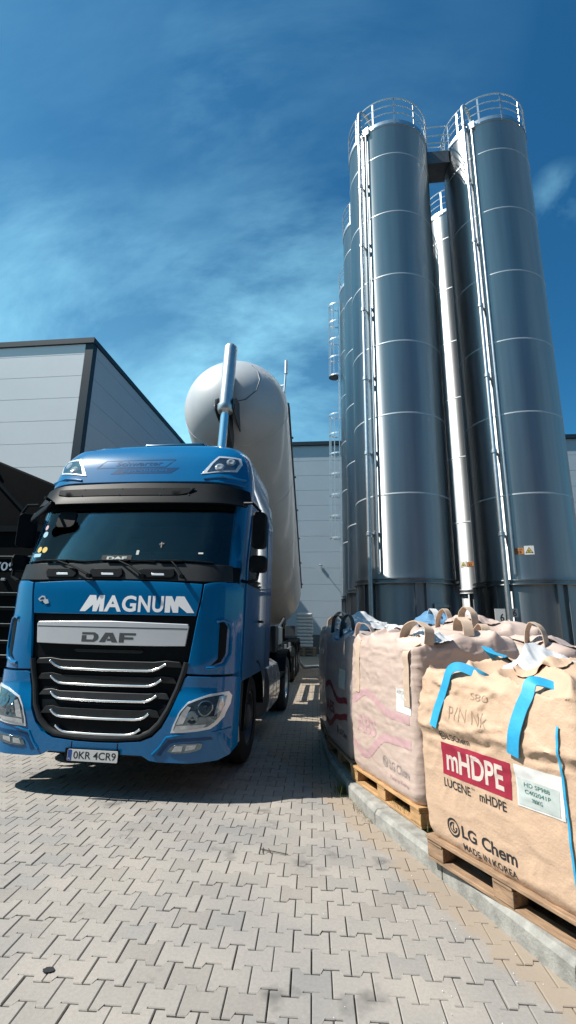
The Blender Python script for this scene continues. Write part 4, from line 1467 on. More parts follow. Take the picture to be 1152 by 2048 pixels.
# lifting ram: thick sleeve above, thin stages below, yoke on the tank end
q0, q1 = Vector((-.072, 8.5, 1.15)), Vector((.127, 8.72, 7.40))
rd = (q1 - q0).normalized()
at_ = lambda z: q0 + rd * ((z - q0.z) / rd.z)
b_ = B()
b_.tube([at_(1.1), at_(4.0)], .105, 24)
b_.tube([at_(4.0), at_(4.06), at_(6.1)], [.105, .088, .088], 24)
ram = b_.build('lifting_ram', 'chrome', trl)
b_ = B()
b_.tube([at_(5.82), at_(5.86), at_(5.96), at_(5.98), at_(7.32), at_(7.36), at_(7.40)], [.15, .175, .175, .14, .14, .13, .10], 28)
b_.build('ram_sleeve', 'galv', ram)
b_ = B()
c_ = at_(5.94)
for sx_ in (-.20, .18):
    b_.prism([(c_.y - .09, 5.86), (c_.y + .10, 5.80), (9.45, 5.72), (9.35, 6.3), (c_.y + .14, 6.22), (c_.y - .09, 6.08)], lambda u, v, sx_=sx_: Vector((c_.x + sx_ - .012, u, v)), lambda u, v, sx_=sx_: Vector((c_.x + sx_ + .012, u, v)))
b_.prism([(c_.y + .20, 5.6), (9.5, 5.3), (9.5, 7.0), (c_.y + .22, 6.9)], lambda u, v: Vector((c_.x - .10, u, v)), lambda u, v: Vector((c_.x + .04, u, v)))
b_.tube([c_ + Vector((-.23, 0, 0)), c_ + Vector((.21, 0, 0))], .06, 12)
b_.build('ram_yoke', 'darksteel', trl, smooth=False, bevel=0.008)
# chassis
b_ = B()
for s_ in (1, -1):
    b_.box((s_ * .48, 13.4, 1.06), (.12, 10.4, .30))
for y_ in (8.4, 9.6, 11.2, 13, 14.2, 15.5, 16.8, 18.4):
    b_.box((0, y_, 1.04), (.95, .12, .22))
b_.box((0, 8.9, 1.16), (1.2, 1.0, .10))
for y_ in (14.2, 15.5, 16.8):
    b_.box((0, y_, .52), (1.9, .14, .14))
for s_ in (1, -1):
    b_.box((s_ * .62, 17.9, 1.55), (.14, .5, .9))
    b_.box((s_ * .7, 9.7, .70), (.14, .14, .9))
    b_.box((s_ * .7, 9.7, .26), (.3, .3, .04))
b_.build('chassis_frame', 'chassis', trl, smooth=False, bevel=0.01)
for s_ in (1, -1):
    for y_ in (14.2, 15.5, 16.8):
        wheel(trl, s_ * 1.08, y_, .50, .36, 'galv', s_)
    b_ = B()
    for y_ in (14.2, 15.5, 16.8):
        b_.tube([Vector((s_ * 1.08, y_ - .60 * math.cos(a_), .52 + .58 * math.sin(a_))) for a_ in [R(20 + 10 * k) for k in range(15)]], 0, flat=(.40, .02, (1, 0, 0)))
    b_.build('mudguard', 'black', trl, smooth=False)
    b_ = B()
    for z in (.62, .95):
        b_.box((s_ * 1.20, 11.9, z), (.03, 2.9, .13))
    for y_ in (10.5, 11.9, 13.3):
        b_.box((s_ * 1.16, y_, .80), (.05, .08, .62))
    b_.prism([(10.36, .52), (10.46, .52), (10.75, 1.06), (10.36, 1.06)], lambda u, v, s_=s_: Vector((s_ * 1.19, u, v)), lambda u, v, s_=s_: Vector((s_ * 1.225, u, v)))
    b_.build('side_guard', 'galv', trl, smooth=False, bevel=0.006)
    b_ = B()
    b_.box((s_ * 1.0, 9.2, 1.32), (.40, .6, .50))
    b_.build('tool_box', 'darkgrey', trl, smooth=False, bevel=0.03)
    b_ = B()
    b_.box((s_ * 1.02, 10.15, 1.36), (.34, .8, .36))
    b_.build('storage_box', 'galv', trl, smooth=False, bevel=0.02)
b_ = B()
b_.box((-1.0, 11.9, .70), (.42, 2.6, .56))
b_.build('sun_block_box', 'darkgrey', trl, smooth=False, bevel=0.02)  # box added on the hidden side to block sun under the trailer
b_ = B()
b_.tube([Vector((.7, 8.6, 1.5)), Vector((.9, 8.3, 2.2)), Vector((.8, 7.9, 2.3)), Vector((.5, 7.4, 1.7))], .025, 8)
b_.tube([Vector((.5, 8.6, 1.4)), Vector((.6, 8.2, 2.0)), Vector((.4, 7.8, 2.0)), Vector((.2, 7.4, 1.6))], .02, 8)
b_.build('air_hose', 'black', trl)
b_ = B()
b_.box((0, 18.5, .95), (2.4, .12, .30))
for s_ in (1, -1):
    b_.box((s_ * .9, 18.58, .98), (.45, .05, .14))
b_.build('rear_bar', 'chassis', trl, smooth=False, bevel=0.01)
b_ = B()
b_.box((1.15, 14.1, 1.42), (.28, .9, .30))
b_.tube([Vector((1.0, 13.4, 1.5)), Vector((1.05, 12.6, 1.75)), Vector((1.0, 11.6, 1.5))], .03, 8)
b_.build('valve_box', 'darksteel', trl, smooth=False, bevel=0.015)

# ------------------------------------------------------------------ black tipper trailer left of the truck
bt = thing('tipper_trailer', 'black covered trailer with white digits behind the left edge of the blue truck', 'trailer', (-6.12, 7.15, 0))
b_ = B()
b_.box((0, 3.2, 1.95), (2.55, 6.4, 2.2))
body = b_.build('body', 'tarp', bt, smooth=False, bevel=0.02)
for z in (2.585, 1.99, 1.76, 1.50, 1.24, 1.02):
    b_ = B()
    b_.box((0, -.02, z), (2.5, .04, .05))
    b_.box((1.29, 3.2, z), (.05, 6.3, .06))
    b_.build('rib', 'tarp', body, smooth=False, bevel=0.006)
    b_ = B()
    b_.box((0.05, -.024, z + .03), (2.2, .034, .007))  # light caught on the rib top, put in as a pale strip
    b_.build('rib_highlight', 'paper_grey', body, smooth=False)
map_bm(text_bm('709', .08, .46, 2.38, 2.52, 0.015), lambda u, v, o: Vector((u + .30, -o, v)), .006).build('lettering', 'white_letter', body, smooth=False)
b_ = B()
b_.box((.60, -.02, 2.235), (.07, .04, .04))
b_.build('marker_lamp', 'lens', body, smooth=False, bevel=0.006)
b_ = B()
hs = 1.32
gz = lambda x: 4.36 - .40 * abs(x)
vs = [(-hs, 0, 3.05), (-hs, 0, gz(hs)), (0, 0, gz(0)), (hs, 0, gz(hs)), (hs, 0, 3.05), (-hs, 6.4, 3.05), (-hs, 6.4, gz(hs)), (0, 6.4, gz(0)), (hs, 6.4, gz(hs)), (hs, 6.4, 3.05)]
b_.add(vs, [(0, 1, 2, 3, 4), (9, 8, 7, 6, 5), (0, 5, 6, 1), (1, 6, 7, 2), (2, 7, 8, 3), (3, 8, 9, 4), (0, 4, 9, 5)])
tp = b_.build('tarp_cover', 'tarp', bt, smooth=False, bevel=0.03)
b_ = B()
b_.tube([(-1.1, -.02, 3.1), (.1, -.02, 4.2)], .035, 6)
b_.tube([(1.1, -.02, 3.1), (-.1, -.02, 4.2)], .035, 6)
b_.box((0, -.02, 3.08), (2.6, .06, .10))
b_.build('frame', 'black', tp, smooth=False)
b_ = B()
for s_ in (1, -1):
    b_.box((s_ * .45, 3.2, .72), (.12, 6.2, .26))
b_.box((0, .06, .62), (2.4, .12, .18))
b_.build('chassis_frame', 'chassis', bt, smooth=False)
for s_ in (1, -1):
    for y_ in (3.6, 4.9):
        wheel(bt, s_ * 1.06, y_, .48, .34, 'darksteel', s_)

# ------------------------------------------------------------------ bulk bags on pallets
def smooth_sgn(v, p):
    return math.copysign(abs(v) ** p, v)


class Bag:
    """one bulk bag; local frame: x along the face seen from the yard (0..wd), y into the bag (0..dp), z up from the pallet"""

    def __init__(s, label, a, c, z0, wd, dp, ht, m, seed, group, crumple=1.0, wrap=False, slump=0.0, rz_add=0.0, n=44, ledge=0.0):
        a, c = Vector((*a, 0)), Vector((*c, 0))
        d = (c - a).normalized()
        s.root = thing('bulk_bag', label, 'bulk bag', (a.x, a.y, z0), math.atan2(d.y, d.x) + rz_add, group)
        s.wd, s.dp, s.ht = wd, dp, ht
        s.ledge = ledge
        vs, fs, idx = [], [], {}

        def vid(i, j, k):
            key = (i, j, k)
            if key not in idx:
                idx[key] = len(vs)
                vs.append(s.shape(i / n, j / n, k / n, seed, crumple, wrap, slump))
            return idx[key]
        for p in range(n):
            for q in range(n):
                fs += [(vid(p, 0, q), vid(p + 1, 0, q), vid(p + 1, 0, q + 1), vid(p, 0, q + 1)),
                       (vid(p, n, q), vid(p, n, q + 1), vid(p + 1, n, q + 1), vid(p + 1, n, q)),
                       (vid(0, p, q), vid(0, p, q + 1), vid(0, p + 1, q + 1), vid(0, p + 1, q)),
                       (vid(n, p, q), vid(n, p + 1, q), vid(n, p + 1, q + 1), vid(n, p, q + 1)),
                       (vid(p, q, n), vid(p + 1, q, n), vid(p + 1, q + 1, n), vid(p, q + 1, n)),
                       (vid(p, q, 0), vid(p, q + 1, 0), vid(p + 1, q + 1, 0), vid(p + 1, q, 0))]
        me = bpy.data.meshes.new('sack_body')
        me.from_pydata([tuple(v) for v in vs], [], fs)
        s.body = link('sack_body', me, m, s.root, True, ang=75)
        s.tree = BVHTree.FromPolygons(vs, fs)

    def shape(s, u, v, w_, seed, cr, wrap, slump):
        x, y, z = u * 2 - 1, v * 2 - 1, w_ * 2 - 1
        # rounded upright edges
        k = 0.16
        ax, ay = abs(x), abs(y)
        mx = max(ax, ay)
        if mx > 1e-6:
            qx, qy = max(0, ax - (1 - k)) / k, max(0, ay - (1 - k)) / k
            if qx > 0 and qy > 0:
                l_ = math.hypot(qx, qy)
                sc = max(qx, qy) / l_
                qx, qy = qx * sc, qy * sc
                ax, ay = 1 - k + qx * k, 1 - k + qy * k
        X, Y = math.copysign(ax, x), math.copysign(ay, y)
        # belly of the sides, tucked foot and shoulder
        pull = 1 + .035 * (1 - z * z) - .05 * max(0, (abs(z) - .86) / .14) ** 2
        X, Y = X * pull, Y * pull
        Z = z
        px_, py_, pz_ = X * s.wd / 2, Y * s.dp / 2, (Z + 1) / 2 * s.ht
        if z > .999:
            e = max(abs(x), abs(y))
            pz_ += .07 * (1 - e ** 2.5)
        q = Vector((px_ * 1.0 + seed * 7.1, py_ * 1.0, pz_ * 1.0))
        edge = max(ax, ay)
        side = min(1.0, edge ** 4)
        # long folds that fan from the upper corners plus fine crumples
        f1 = noise.noise(Vector((q.x * 2.0, q.y * 2.0, q.z * 5.5)))
        f2 = noise.noise(Vector((q.x * 5 + q.z * 4, q.y * 5, q.z * 11)))
        r1_ = 1 - abs(noise.noise(Vector((q.x * 3.2 + q.z * 2.2, q.y * 3.2, q.z * 6.5 + 3))))
        r2_ = 1 - abs(noise.noise(Vector((q.x * 7.5 - q.z * 6, q.y * 7.5, q.z * 15 + 9))))
        hgt = .35 + .9 * max(0, w_ - .35)
        wq = Vector((q.x + .10 * f1, q.y, q.z + .06 * f2))
        ra = 1 - abs(noise.noise(Vector((wq.x * 1.7, wq.y * 1.7, wq.z * 8 + 5))))      # draping folds, mostly level
        rb = 1 - abs(noise.noise(Vector((wq.x * 5 + wq.z * 5, wq.y * 5, wq.z * 5 - wq.x * 3))))  # slanting creases
        rc = 1 - abs(noise.noise(Vector((wq.x * 9, wq.y * 9, wq.z * 1.3))))            # upright creases
        rd_ = 1 - abs(noise.noise(Vector((wq.x * 3, wq.y * 3, wq.z * 24))))            # tight film wrinkles
        up_ = min(1, max(0, (w_ - .45) / .4))
        if wrap:
            am = .006 * f1 + (.007 * ra ** 8 + .005 * rb ** 9) * (.35 + .65 * up_) + .0030 * rc ** 8 + .0035 * rd_ ** 6
        else:
            re_ = 1 - abs(noise.noise(Vector((wq.x * 9 - wq.z * 4, wq.y * 9, wq.z * 17 + wq.x * 5))))
            am = .004 * f1 + (.015 * ra ** 8 + .010 * rb ** 9 + .0045 * re_ ** 8) * (.2 + .8 * up_) + .0045 * rc ** 10
        if s.ledge:
            e_ = w_ * s.ht - .655 - .012 * f1 - .03 * (u - .3)
            am += s.ledge * min(1, max(0, e_ / .05)) * (1 - min(1, max(0, (e_ - .05) / .32)))
        am *= min(cr, 1.25)
        d = Vector((X * (abs(x) > abs(y) * .8), Y * (abs(y) > abs(x) * .8), 0))
        if d.length > 0:
            d.normalize()
        top = max(0, (z - .9) / .1)
        px_ += d.x * am * side
        py_ += d.y * am * side
        pz_ += (.05 * f1 + .06 * (r1_ ** 4 - .4) + .02 * f2) * top * cr
        if slump:
            pz_ -= slump * w_ ** 3 * (.6 + .4 * math.sin(u * 5 + seed)) * (.5 + .5 * v)
            py_ += slump * .5 * max(0, w_ - .65) / .35 * (1 if v < .5 else .2)
        return Vector((px_ + s.wd / 2, py_ + s.dp / 2, pz_))

    def face(s, u, v, off):
        """point on the yard side of the bag"""
        for dv in (0, -.02, -.05):
            hit = s.tree.ray_cast(Vector((u, -.6, v + dv)), Vector((0, 1, 0)))
            if hit[0]:
                p = hit[0].copy()
                p.z = v
                return p - Vector((0, off, 0))
        return Vector((u, .02 - off, v))

    def decal(s, name, bm, m, off=.0022, parent=None):
        return map_bm(bm, s.face, off).build(name, m, parent or s.body, smooth=True, ang=80)

    def text(s, txt, u0, u1, v0, v1, m, bold=0.0, off=.0022, parent=None, name='lettering'):
        return s.decal(name, text_bm(txt, u0, u1, v0, v1, bold, step=.014), m, off, parent)

    def top(s, u, v):
        hit = s.tree.ray_cast(Vector((u * s.wd, v * s.dp, 3)), Vector((0, 0, -1)))
        return hit[0] if hit[0] else Vector((u * s.wd, v * s.dp, s.ht))

    def loop(s, u, v, hgt, m='beige_strap', width=.075, ang=0.0, span=.16, lean=(0, 0), tail=.0):
        """standing carrying loop of webbing at a top corner"""
        p = s.top(u, v)
        ca, sa = math.cos(ang), math.sin(ang)
        pts = []
        for k in range(15):
            q = PI * k / 14
            o_ = -span * math.cos(q)
            h_ = hgt * math.sin(q) ** .75 * (1 + .16 * math.cos(q + u * 9)) + .018 * noise.noise(Vector((k * .45, u * 9, v * 7)))
            f = h_ / hgt
            pts.append(p + Vector((o_ * ca + lean[0] * f, o_ * sa + lean[1] * f, h_ - .03)))
        b__ = B()
        b__.tube(pts, 0, flat=(.007, width, (ca, sa, 0)))
        return b__.build('carrying_loop', m, s.root, ang=60)

    def ribbon(s, pts, m, width=.07, th=.006, name='strap', ref=(0, -1, 0)):
        b__ = B()
        fine = []
        for i in range(len(pts) - 1):
            for k in range(5):
                t_ = k / 5
                p0_ = Vector(pts[max(i - 1, 0)])
                p1_, p2_ = Vector(pts[i]), Vector(pts[i + 1])
                p3_ = Vector(pts[min(i + 2, len(pts) - 1)])
                fine.append(.5 * ((2 * p1_) + (p2_ - p0_) * t_ + (2 * p0_ - 5 * p1_ + 4 * p2_ - p3_) * t_ ** 2 + (3 * p1_ - p0_ - 3 * p2_ + p3_) * t_ ** 3))
        fine.append(Vector(pts[-1]))
        b__.tube(fine, 0, flat=(th, width, ref))
        return b__.build(name, m, s.root, ang=60)

    def sheet(s, u, v, w_, d_, hgt, m, seed, name):
        """crumpled piece of film or liner lying on the top"""
        n = 26
        k_ = 16 / n
        vs, fs = [], []
        for i in range(n + 1):
            for j in range(n + 1):
                a, c = i / n - .5, j / n - .5
                base = s.top(min(.98, max(.02, u + a * w_ / s.wd)), min(.98, max(.02, v + c * d_ / s.dp)))
                q = Vector((i * k_ * .26 + seed, j * k_ * .26, seed * 1.7))
                h_ = hgt * (max(0, 1 - 2.1 * (a * a + c * c) * 2) * (.65 + .6 * noise.noise(q)) + .16 * (1 - abs(noise.noise(q * 1.7))) + .10 * noise.noise(q * 3.3))
                jit = Vector((noise.noise(q + Vector((9, 0, 0))), noise.noise(q + Vector((0, 9, 0))), 0)) * .03
                vs.append(Vector((u * s.wd + a * w_, v * s.dp + c * d_, base.z + .012 + h_)) + jit)
        for i in range(n):
            for j in range(n):
                k = i * (n + 1) + j
                fs.append((k, k + n + 1, k + n + 2, k + 1))
        return B().add(vs, fs).build(name, m, s.root, ang=50)


def pallet(label, a, c, z0, wood, group, inset=.0, ln=1.2, dp=1.0):
    a, c = Vector((*a, 0)), Vector((*c, 0))
    d = (c - a).normalized()
    p = thing('pallet', label, 'pallet', (a.x, a.y, z0), math.atan2(d.y, d.x), group)
    rnd = random.Random(int(abs(a.x) * 1000))
    for k in range(7):
        b__ = B()
        w_ = .10 if k % 2 else .135
        y_ = .06 + k * (dp - .12) / 6
        b__.box((ln / 2, y_, .133), (ln, w_, .021), rnd.uniform(-.006, .006))
        b__.build('deck_board', wood, p, smooth=False, bevel=0.003)
    for k in range(3):
        b__ = B()
        b__.box((.07 + k * (ln - .14) / 2, dp / 2, .1105), (.13, dp, .021))
        b__.build('stringer_board', wood, p, smooth=False, bevel=0.003)
    for i in range(3):
        for j in range(3):
            b__ = B()
            b__.box((.07 + i * (ln - .14) / 2, .06 + j * (dp - .12) / 2, .061), (.14, .11, .077), rnd.uniform(-.03, .03))
            b__.build('block', wood, p, smooth=False, bevel=0.004)
    for j in range(3):
        b__ = B()
        b__.box((ln / 2, .06 + j * (dp - .12) / 2, .011), (ln, .10, .021))
        b__.build('bottom_board', wood, p, smooth=False, bevel=0.003)
    return p


def off_pts(a, c, s0, s1, out):
    """points on the line a-c at s0 and s1, moved out by out to the left hand (yard) side"""
    a, c = Vector((*a, 0)), Vector((*c, 0))
    d = (c - a).normalized()
    nn = Vector((-d.y, d.x, 0)) * -1
    p, q = a + d * s0 + nn * out, a + d * s1 + nn * out
    return (p.x, p.y), (q.x, q.y)


GB, GP = 'bulk bags set along the kerb', 'pallets under the bulk bags'
KZ = .122
# nearest bag
A1, B1 = (.534, 3.627), (1.081, 2.733)
a_, c_ = off_pts(A1, B1, .01, 1.2, .0)
f1 = Bag('kraft brown bulk bag with blue straps and a red box printed mHDPE', a_, c_, .245, 1.18, 1.08, 1.04, 'kraft', 1.0, GB, 1.25, False, .03, n=84, ledge=.024)
U = lambda v: v - .01
H0 = .015
f1.decal('red_box', flat_bm([(U(.231), .424), (U(.757), .424), (U(.770), .612), (U(.231), .612)], .012), 'red', .0022)
f1.text('mHDPE', U(.27), U(.715), .455, .585, 'pale_letter', .025, .0038)
f1.text('LUCENE', U(.234), U(.455), .352, .402, 'ink', .012)
f1.text('TM', U(.462), U(.487), .392, .402, 'ink')
f1.text('mHDPE', U(.525), U(.715), .352, .402, 'ink', .012)
f1.text('LG Chem', U(.352), U(.748), .098, .165, 'ink', .022)
f1.text('MADE IN KOREA', U(.352), U(.735), .034, .070, 'ink', .006)


def lg_mark(bag, cu, cv, r, m, off=.0022):
    """round mark: a ring with a hooked and a straight stroke and a dot"""
    def ringp(r0, r1, a0, a1, n=24):
        return flat_bm([(cu + r1 * math.cos(R(a0 + (a1 - a0) * k / n)), cv + r1 * math.sin(R(a0 + (a1 - a0) * k / n))) for k in range(n + 1)] + [(cu + r0 * math.cos(R(a1 + (a0 - a1) * k / n)), cv + r0 * math.sin(R(a1 + (a0 - a1) * k / n))) for k in range(n + 1)], .04)
    parts = [ringp(r * .78, r, 90, 269.9), ringp(r * .78, r, 270.1, 449.9), ringp(r * .42, r * .58, 75, 350),
             flat_bm([(cu - r * .08, cv - r * .3), (cu + r * .2, cv - r * .3), (cu + r * .2, cv - r * .16), (cu + r * .06, cv - r * .16), (cu + r * .06, cv + r * .32), (cu - r * .08, cv + r * .32)], 0),
             flat_bm([(cu + r * .30, cv - r * .06), (cu + r * .60, cv - r * .06), (cu + r * .60, cv + r * .08), (cu + r * .30, cv + r * .08)], 0),
             flat_bm([(cu - r * .32 + r * .1 * math.cos(k), cv + r * .22 + r * .1 * math.sin(k)) for k in (0, 1.05, 2.1, 3.15, 4.2, 5.25)], 0)]
    return bag.decal('round_mark', merge_bm(parts), m, off)


lg_mark(f1, U(.283), .130, .052, 'ink')
lg_mark(f1, U(.252), .655, .026, 'ink')
f1.text('LGChem', U(.285), U(.47), .635, .672, 'ink', .01)
lab = f1.decal('label_pouch', flat_bm([(U(.796), .415), (U(1.068), .422), (U(1.073), .622), (U(.796), .620)], .012), 'paper', .003)
f1.decal('label', flat_bm([(U(.806), .425), (U(1.045), .432), (U(1.05), .555), (U(.806), .555)], .012), 'paper_grey', .0045, lab)
for i, tx in enumerate(('HD SP988', 'C402041P', '700KG')):
    f1.text(tx, U(.85 + .04 * (i == 2)), U(1.0 - .05 * (i == 2)), .522 - .034 * i, .542 - .034 * i, 'teal_ink', .006, .006, lab)
f1.text('S80', U(.50), U(.64), .905, .945, 'pencil', -.012)
f1.text('P/N Nk', U(.33), U(.64), .765, .845, 'pencil', -.018)


def fl(bag, u, v, o):
    return bag.face(u, v, o)


# blue straps: sewn to the face, up over the shoulder and looping back
p_ = [fl(f1, U(.20), .70, .014), fl(f1, U(.225), .80, .014), fl(f1, U(.265), .90, .014), fl(f1, U(.30), .975, .012)]
f1.ribbon(p_ + [p_[-1] + Vector((.04, .01, .09)), p_[-1] + Vector((.12, .03, .115)), p_[-1] + Vector((.24, .10, .06)), p_[-1] + Vector((.18, .20, .03)), p_[-1] + Vector((.06, .22, .05))], 'strap', .058)
p_ = [fl(f1, U(.815), .665, .016), fl(f1, U(.84), .78, .016), fl(f1, U(.87), .90, .014), fl(f1, U(.905), .985, .012)]
f1.ribbon(p_ + [p_[-1] + Vector((.01, .04, .07)), p_[-1] + Vector((.08, .12, .05)), p_[-1] + Vector((.20, .10, .02)), p_[-1] + Vector((.30, .04, -.035))], 'strap', .075)
f1.ribbon([fl(f1, U(1.085), .06 + .04 * q, .010) for q in range(21)], 'strap', .012, .003, 'edge_tape')
f1.ribbon([f1.top(.15, .62) + Vector((0, 0, .02)), f1.top(.12, .5) + Vector((0, 0, .10)), f1.top(.22, .42) + Vector((0, 0, .08)), f1.top(.3, .45) + Vector((0, 0, .03))], 'strap', .07)
f1.sheet(.50, .45, .36, .34, .10, 'plastic', 4.0, 'liner_film')
f1.sheet(.62, .32, .30, .22, .035, 'kraft', 8.0, 'filler_flap')
f1.sheet(.30, .60, .34, .30, .03, 'kraft', 11.0, 'filler_flap')
pallet('weathered pallet under the nearest kraft bag', *off_pts(A1, B1, .03, 1.2, .015), KZ - .012, 'wood_old', GP)

# second bag, wrapped in clear film
A2, B2 = (.082, 5.063), (.586, 3.939)
a_, c_ = off_pts(A2, B2, .01, 1.2, 0)
f2 = Bag('sunlit pinkish bulk bag in clear wrap with mauve waves and ABS print', a_, c_, .262, 1.16, 1.08, 1.21, 'pink', 2.0, GB, 1.25, True, n=80)


def wave(bag, pts, wid, m, off=.0022):
    top_, bot = [], []
    fine = []
    for i in range(len(pts) - 1):
        for k in range(6):
            t_ = k / 6
            s_ = (1 - math.cos(PI * t_)) / 2
            fine.append((pts[i][0] + (pts[i + 1][0] - pts[i][0]) * t_, pts[i][1] + (pts[i + 1][1] - pts[i][1]) * s_))
    fine.append(pts[-1])
    for i, (u, v) in enumerate(fine):
        du = fine[min(i + 1, len(fine) - 1)][0] - fine[max(i - 1, 0)][0]
        dv = fine[min(i + 1, len(fine) - 1)][1] - fine[max(i - 1, 0)][1]
        l_ = math.hypot(du, dv)
        top_.append((u - dv / l_ * wid / 2, v + du / l_ * wid / 2))
        bot.append((u + dv / l_ * wid / 2, v - du / l_ * wid / 2))
    return bag.decal('printed_wave', flat_bm(top_ + bot[::-1], .015), m, off)


wave(f2, [(.06, .62), (.36, .72), (.82, .60), (1.10, .60)], .065, 'mauve')
wave(f2, [(.06, .24), (.28, .17), (.74, .40), (1.10, .42)], .065, 'mauve')
f2.text('ABS', .15, .53, .355, .505, 'mauve', .03)
lg_mark(f2, .672, .205, .045, 'grey_print')
f2.text('LG Chem', .745, 1.06, .165, .235, 'grey_print', .014)
f2.text('Made in Korea', .745, 1.04, .095, .128, 'mauve', .0)
lab = f2.decal('label', flat_bm([(.905, .64), (1.12, .64), (1.125, .83), (.91, .83)], .015), 'paper', .003)
f2.text('AUTOFLEX', .925, 1.10, .785, .81, 'grey_print', .0, .0045, lab)
f2.loop(.10, .10, .17, 'pink', 0.115, 0.75, .09, (-.02, 0))
f2.loop(.86, .12, .20, 'beige_strap', 0.098, 0.10, .17, (.02, .03))
f2.loop(.80, .62, .18, 'beige_strap', 0.092, -0.25, .12)
f2.sheet(.34, .30, .30, .26, .03, 'paper', 3.0, 'document_sheet')
f2.sheet(.88, .24, .30, .26, .07, 'plastic', 5.0, 'liner_film')
for k, v in ((.16, .05), (.93, .04)):
    f2.ribbon([f2.face(k * 1.16, z, .004) for z in (.70, .85, 1.0, 1.12, 1.19)], 'beige_strap', .085, .004, 'corner_strap')
pallet('fresh orange pine pallet under the sunlit wrapped bag', *off_pts(A2, B2, -.04, 1.2, .0), KZ, 'wood_new', GP)

# third bag in the shade of the truck
A3, B3 = (-.196, 6.178), (.06, 5.2)
a_, c_ = off_pts(A3, B3, -.04, 1.1, 0)
f3 = Bag('shaded wrapped bulk bag with dark red waves beside the blue truck', a_, c_, .262, 1.10, 1.08, 1.20, 'darkened_bag', 3.0, GB, 1.0, True, n=60)
wave(f3, [(.0, .60), (.25, .66), (.68, .52), (1.04, .56)], .06, 'darkred')
wave(f3, [(.0, .25), (.22, .20), (.62, .34), (1.04, .40)], .06, 'darkred')
f3.text('AES', .10, .50, .34, .47, 'darkred', .03)
lg_mark(f3, .62, .21, .04, 'ink')
f3.text('LG Chem', .70, 1.0, .18, .24, 'ink', .014)
f3.decal('label', flat_bm([(.72, .66), (.98, .66), (.98, .86), (.72, .86)], .015), 'paper_grey', .003)
f3.sheet(.45, .12, .34, .2, .02, 'blue_film', 6.0, 'document_sheet')
f3.loop(.12, .12, .25, 'grey_strap', 0.069, 0.75, .09)
f3.loop(.42, .14, .24, 'grey_strap', 0.069, 0.75, .09)
f3.sheet(.30, .4, .6, .6, .12, 'plastic', 9.0, 'liner_film')
pallet('pine pallet under the shaded bag beside the truck', *off_pts(A3, B3, -.05, 1.1, .0), KZ, 'wood_old', GP)

# fourth bag, only its sunny edge shows
A4, B4 = (-.337, 7.34), (-.205, 6.33)
a_, c_ = off_pts(A4, B4, 0, 1.1, 0)
f4 = Bag('farthest kerbside bulk bag with a thin sunlit orange edge', a_, c_, .262, 1.06, 1.05, 1.28, 'pink', 4.0, GB, 1.0, True)
f4.loop(.10, .2, .22, 'beige_strap', 0.092, 0.8, .11, (-.05, 0))
f4.loop(.85, .2, .24, 'beige_strap', 0.092, 0.8, .12)
f4.sheet(.5, .5, .7, .6, .12, 'plastic', 2.0, 'liner_film')
pallet('pallet under the farthest kerbside bag', *off_pts(A4, B4, -.03, 1.1, .0), KZ, 'wood_old', GP)

# second row behind
def behind(a, c, dist, shift=0.0):
    a, c = Vector((*a, 0)), Vector((*c, 0))
    d = (c - a).normalized()
    nn = Vector((-d.y, d.x, 0))
    a, c = a + nn * dist + d * shift, c + nn * dist + d * shift
    return (a.x, a.y), (c.x, c.y)


a_, c_ = behind(A1, B1, 1.22, .10)
r0 = Bag('bag in the second row topped with white film at the right edge', a_, c_, .262, 1.12, 1.05, 1.02, 'kraft', 5.0, GB)
r0.sheet(.35, .3, .6, .5, .14, 'plastic', 1.0, 'liner_film')
pallet('pallet in the second row behind the kraft bag', a_, c_, KZ, 'wood_old', GP)
a_, c_ = behind(A2, B2, 1.22, .06)
r1b = Bag('pinkish bag in the second row between the ABS bag and the far right silo', a_, c_, .262, 1.12, 1.08, 1.10, 'pink', 6.0, GB)
r1b.loop(.78, .25, .27, 'beige_strap', 0.098, 0.35, .09)
r1b.loop(.15, .2, .24, 'beige_strap', 0.098, -0.15, .10, (.05, 0))
r1b.sheet(.5, .5, .7, .6, .08, 'pink', 7.5, 'filler_flap')
pallet('pallet in the second row behind the ABS bag', a_, c_, KZ, 'wood_old', GP)
a_, c_ = behind(A3, B3, 1.22, .0)
r2b = Bag('pinkish bag in the second row with standing loops in front of the silo door', a_, c_, .262, 1.08, 1.05, 1.30, 'pink', 7.0, GB)
r2b.loop(.30, .2, .27, 'beige_strap', 0.098, 0.45, .10)
r2b.loop(.85, .2, .28, 'beige_strap', 0.098, 0.25, .11)
r2b.sheet(.55, .35, .6, .5, .10, 'pink', 3.5, 'filler_flap')
pallet('pallet in the second row behind the shaded bag', a_, c_, KZ, 'wood_old', GP)
a_, c_ = behind(A4, B4, 1.20, .0)
r3b = Bag('rear bag in the second row covered with blue film', a_, c_, .262, 1.05, 1.05, 1.30, 'darkened_bag', 8.0, GB)
r3b.sheet(.5, .4, .9, .8, .16, 'blue_film', 5.5, 'blue_cover')
r3b.loop(.7, .3, .24, 'plastic', 0.098, 0.25, .11)
pallet('pallet in the second row under the blue film bag', a_, c_, KZ, 'wood_old', GP)

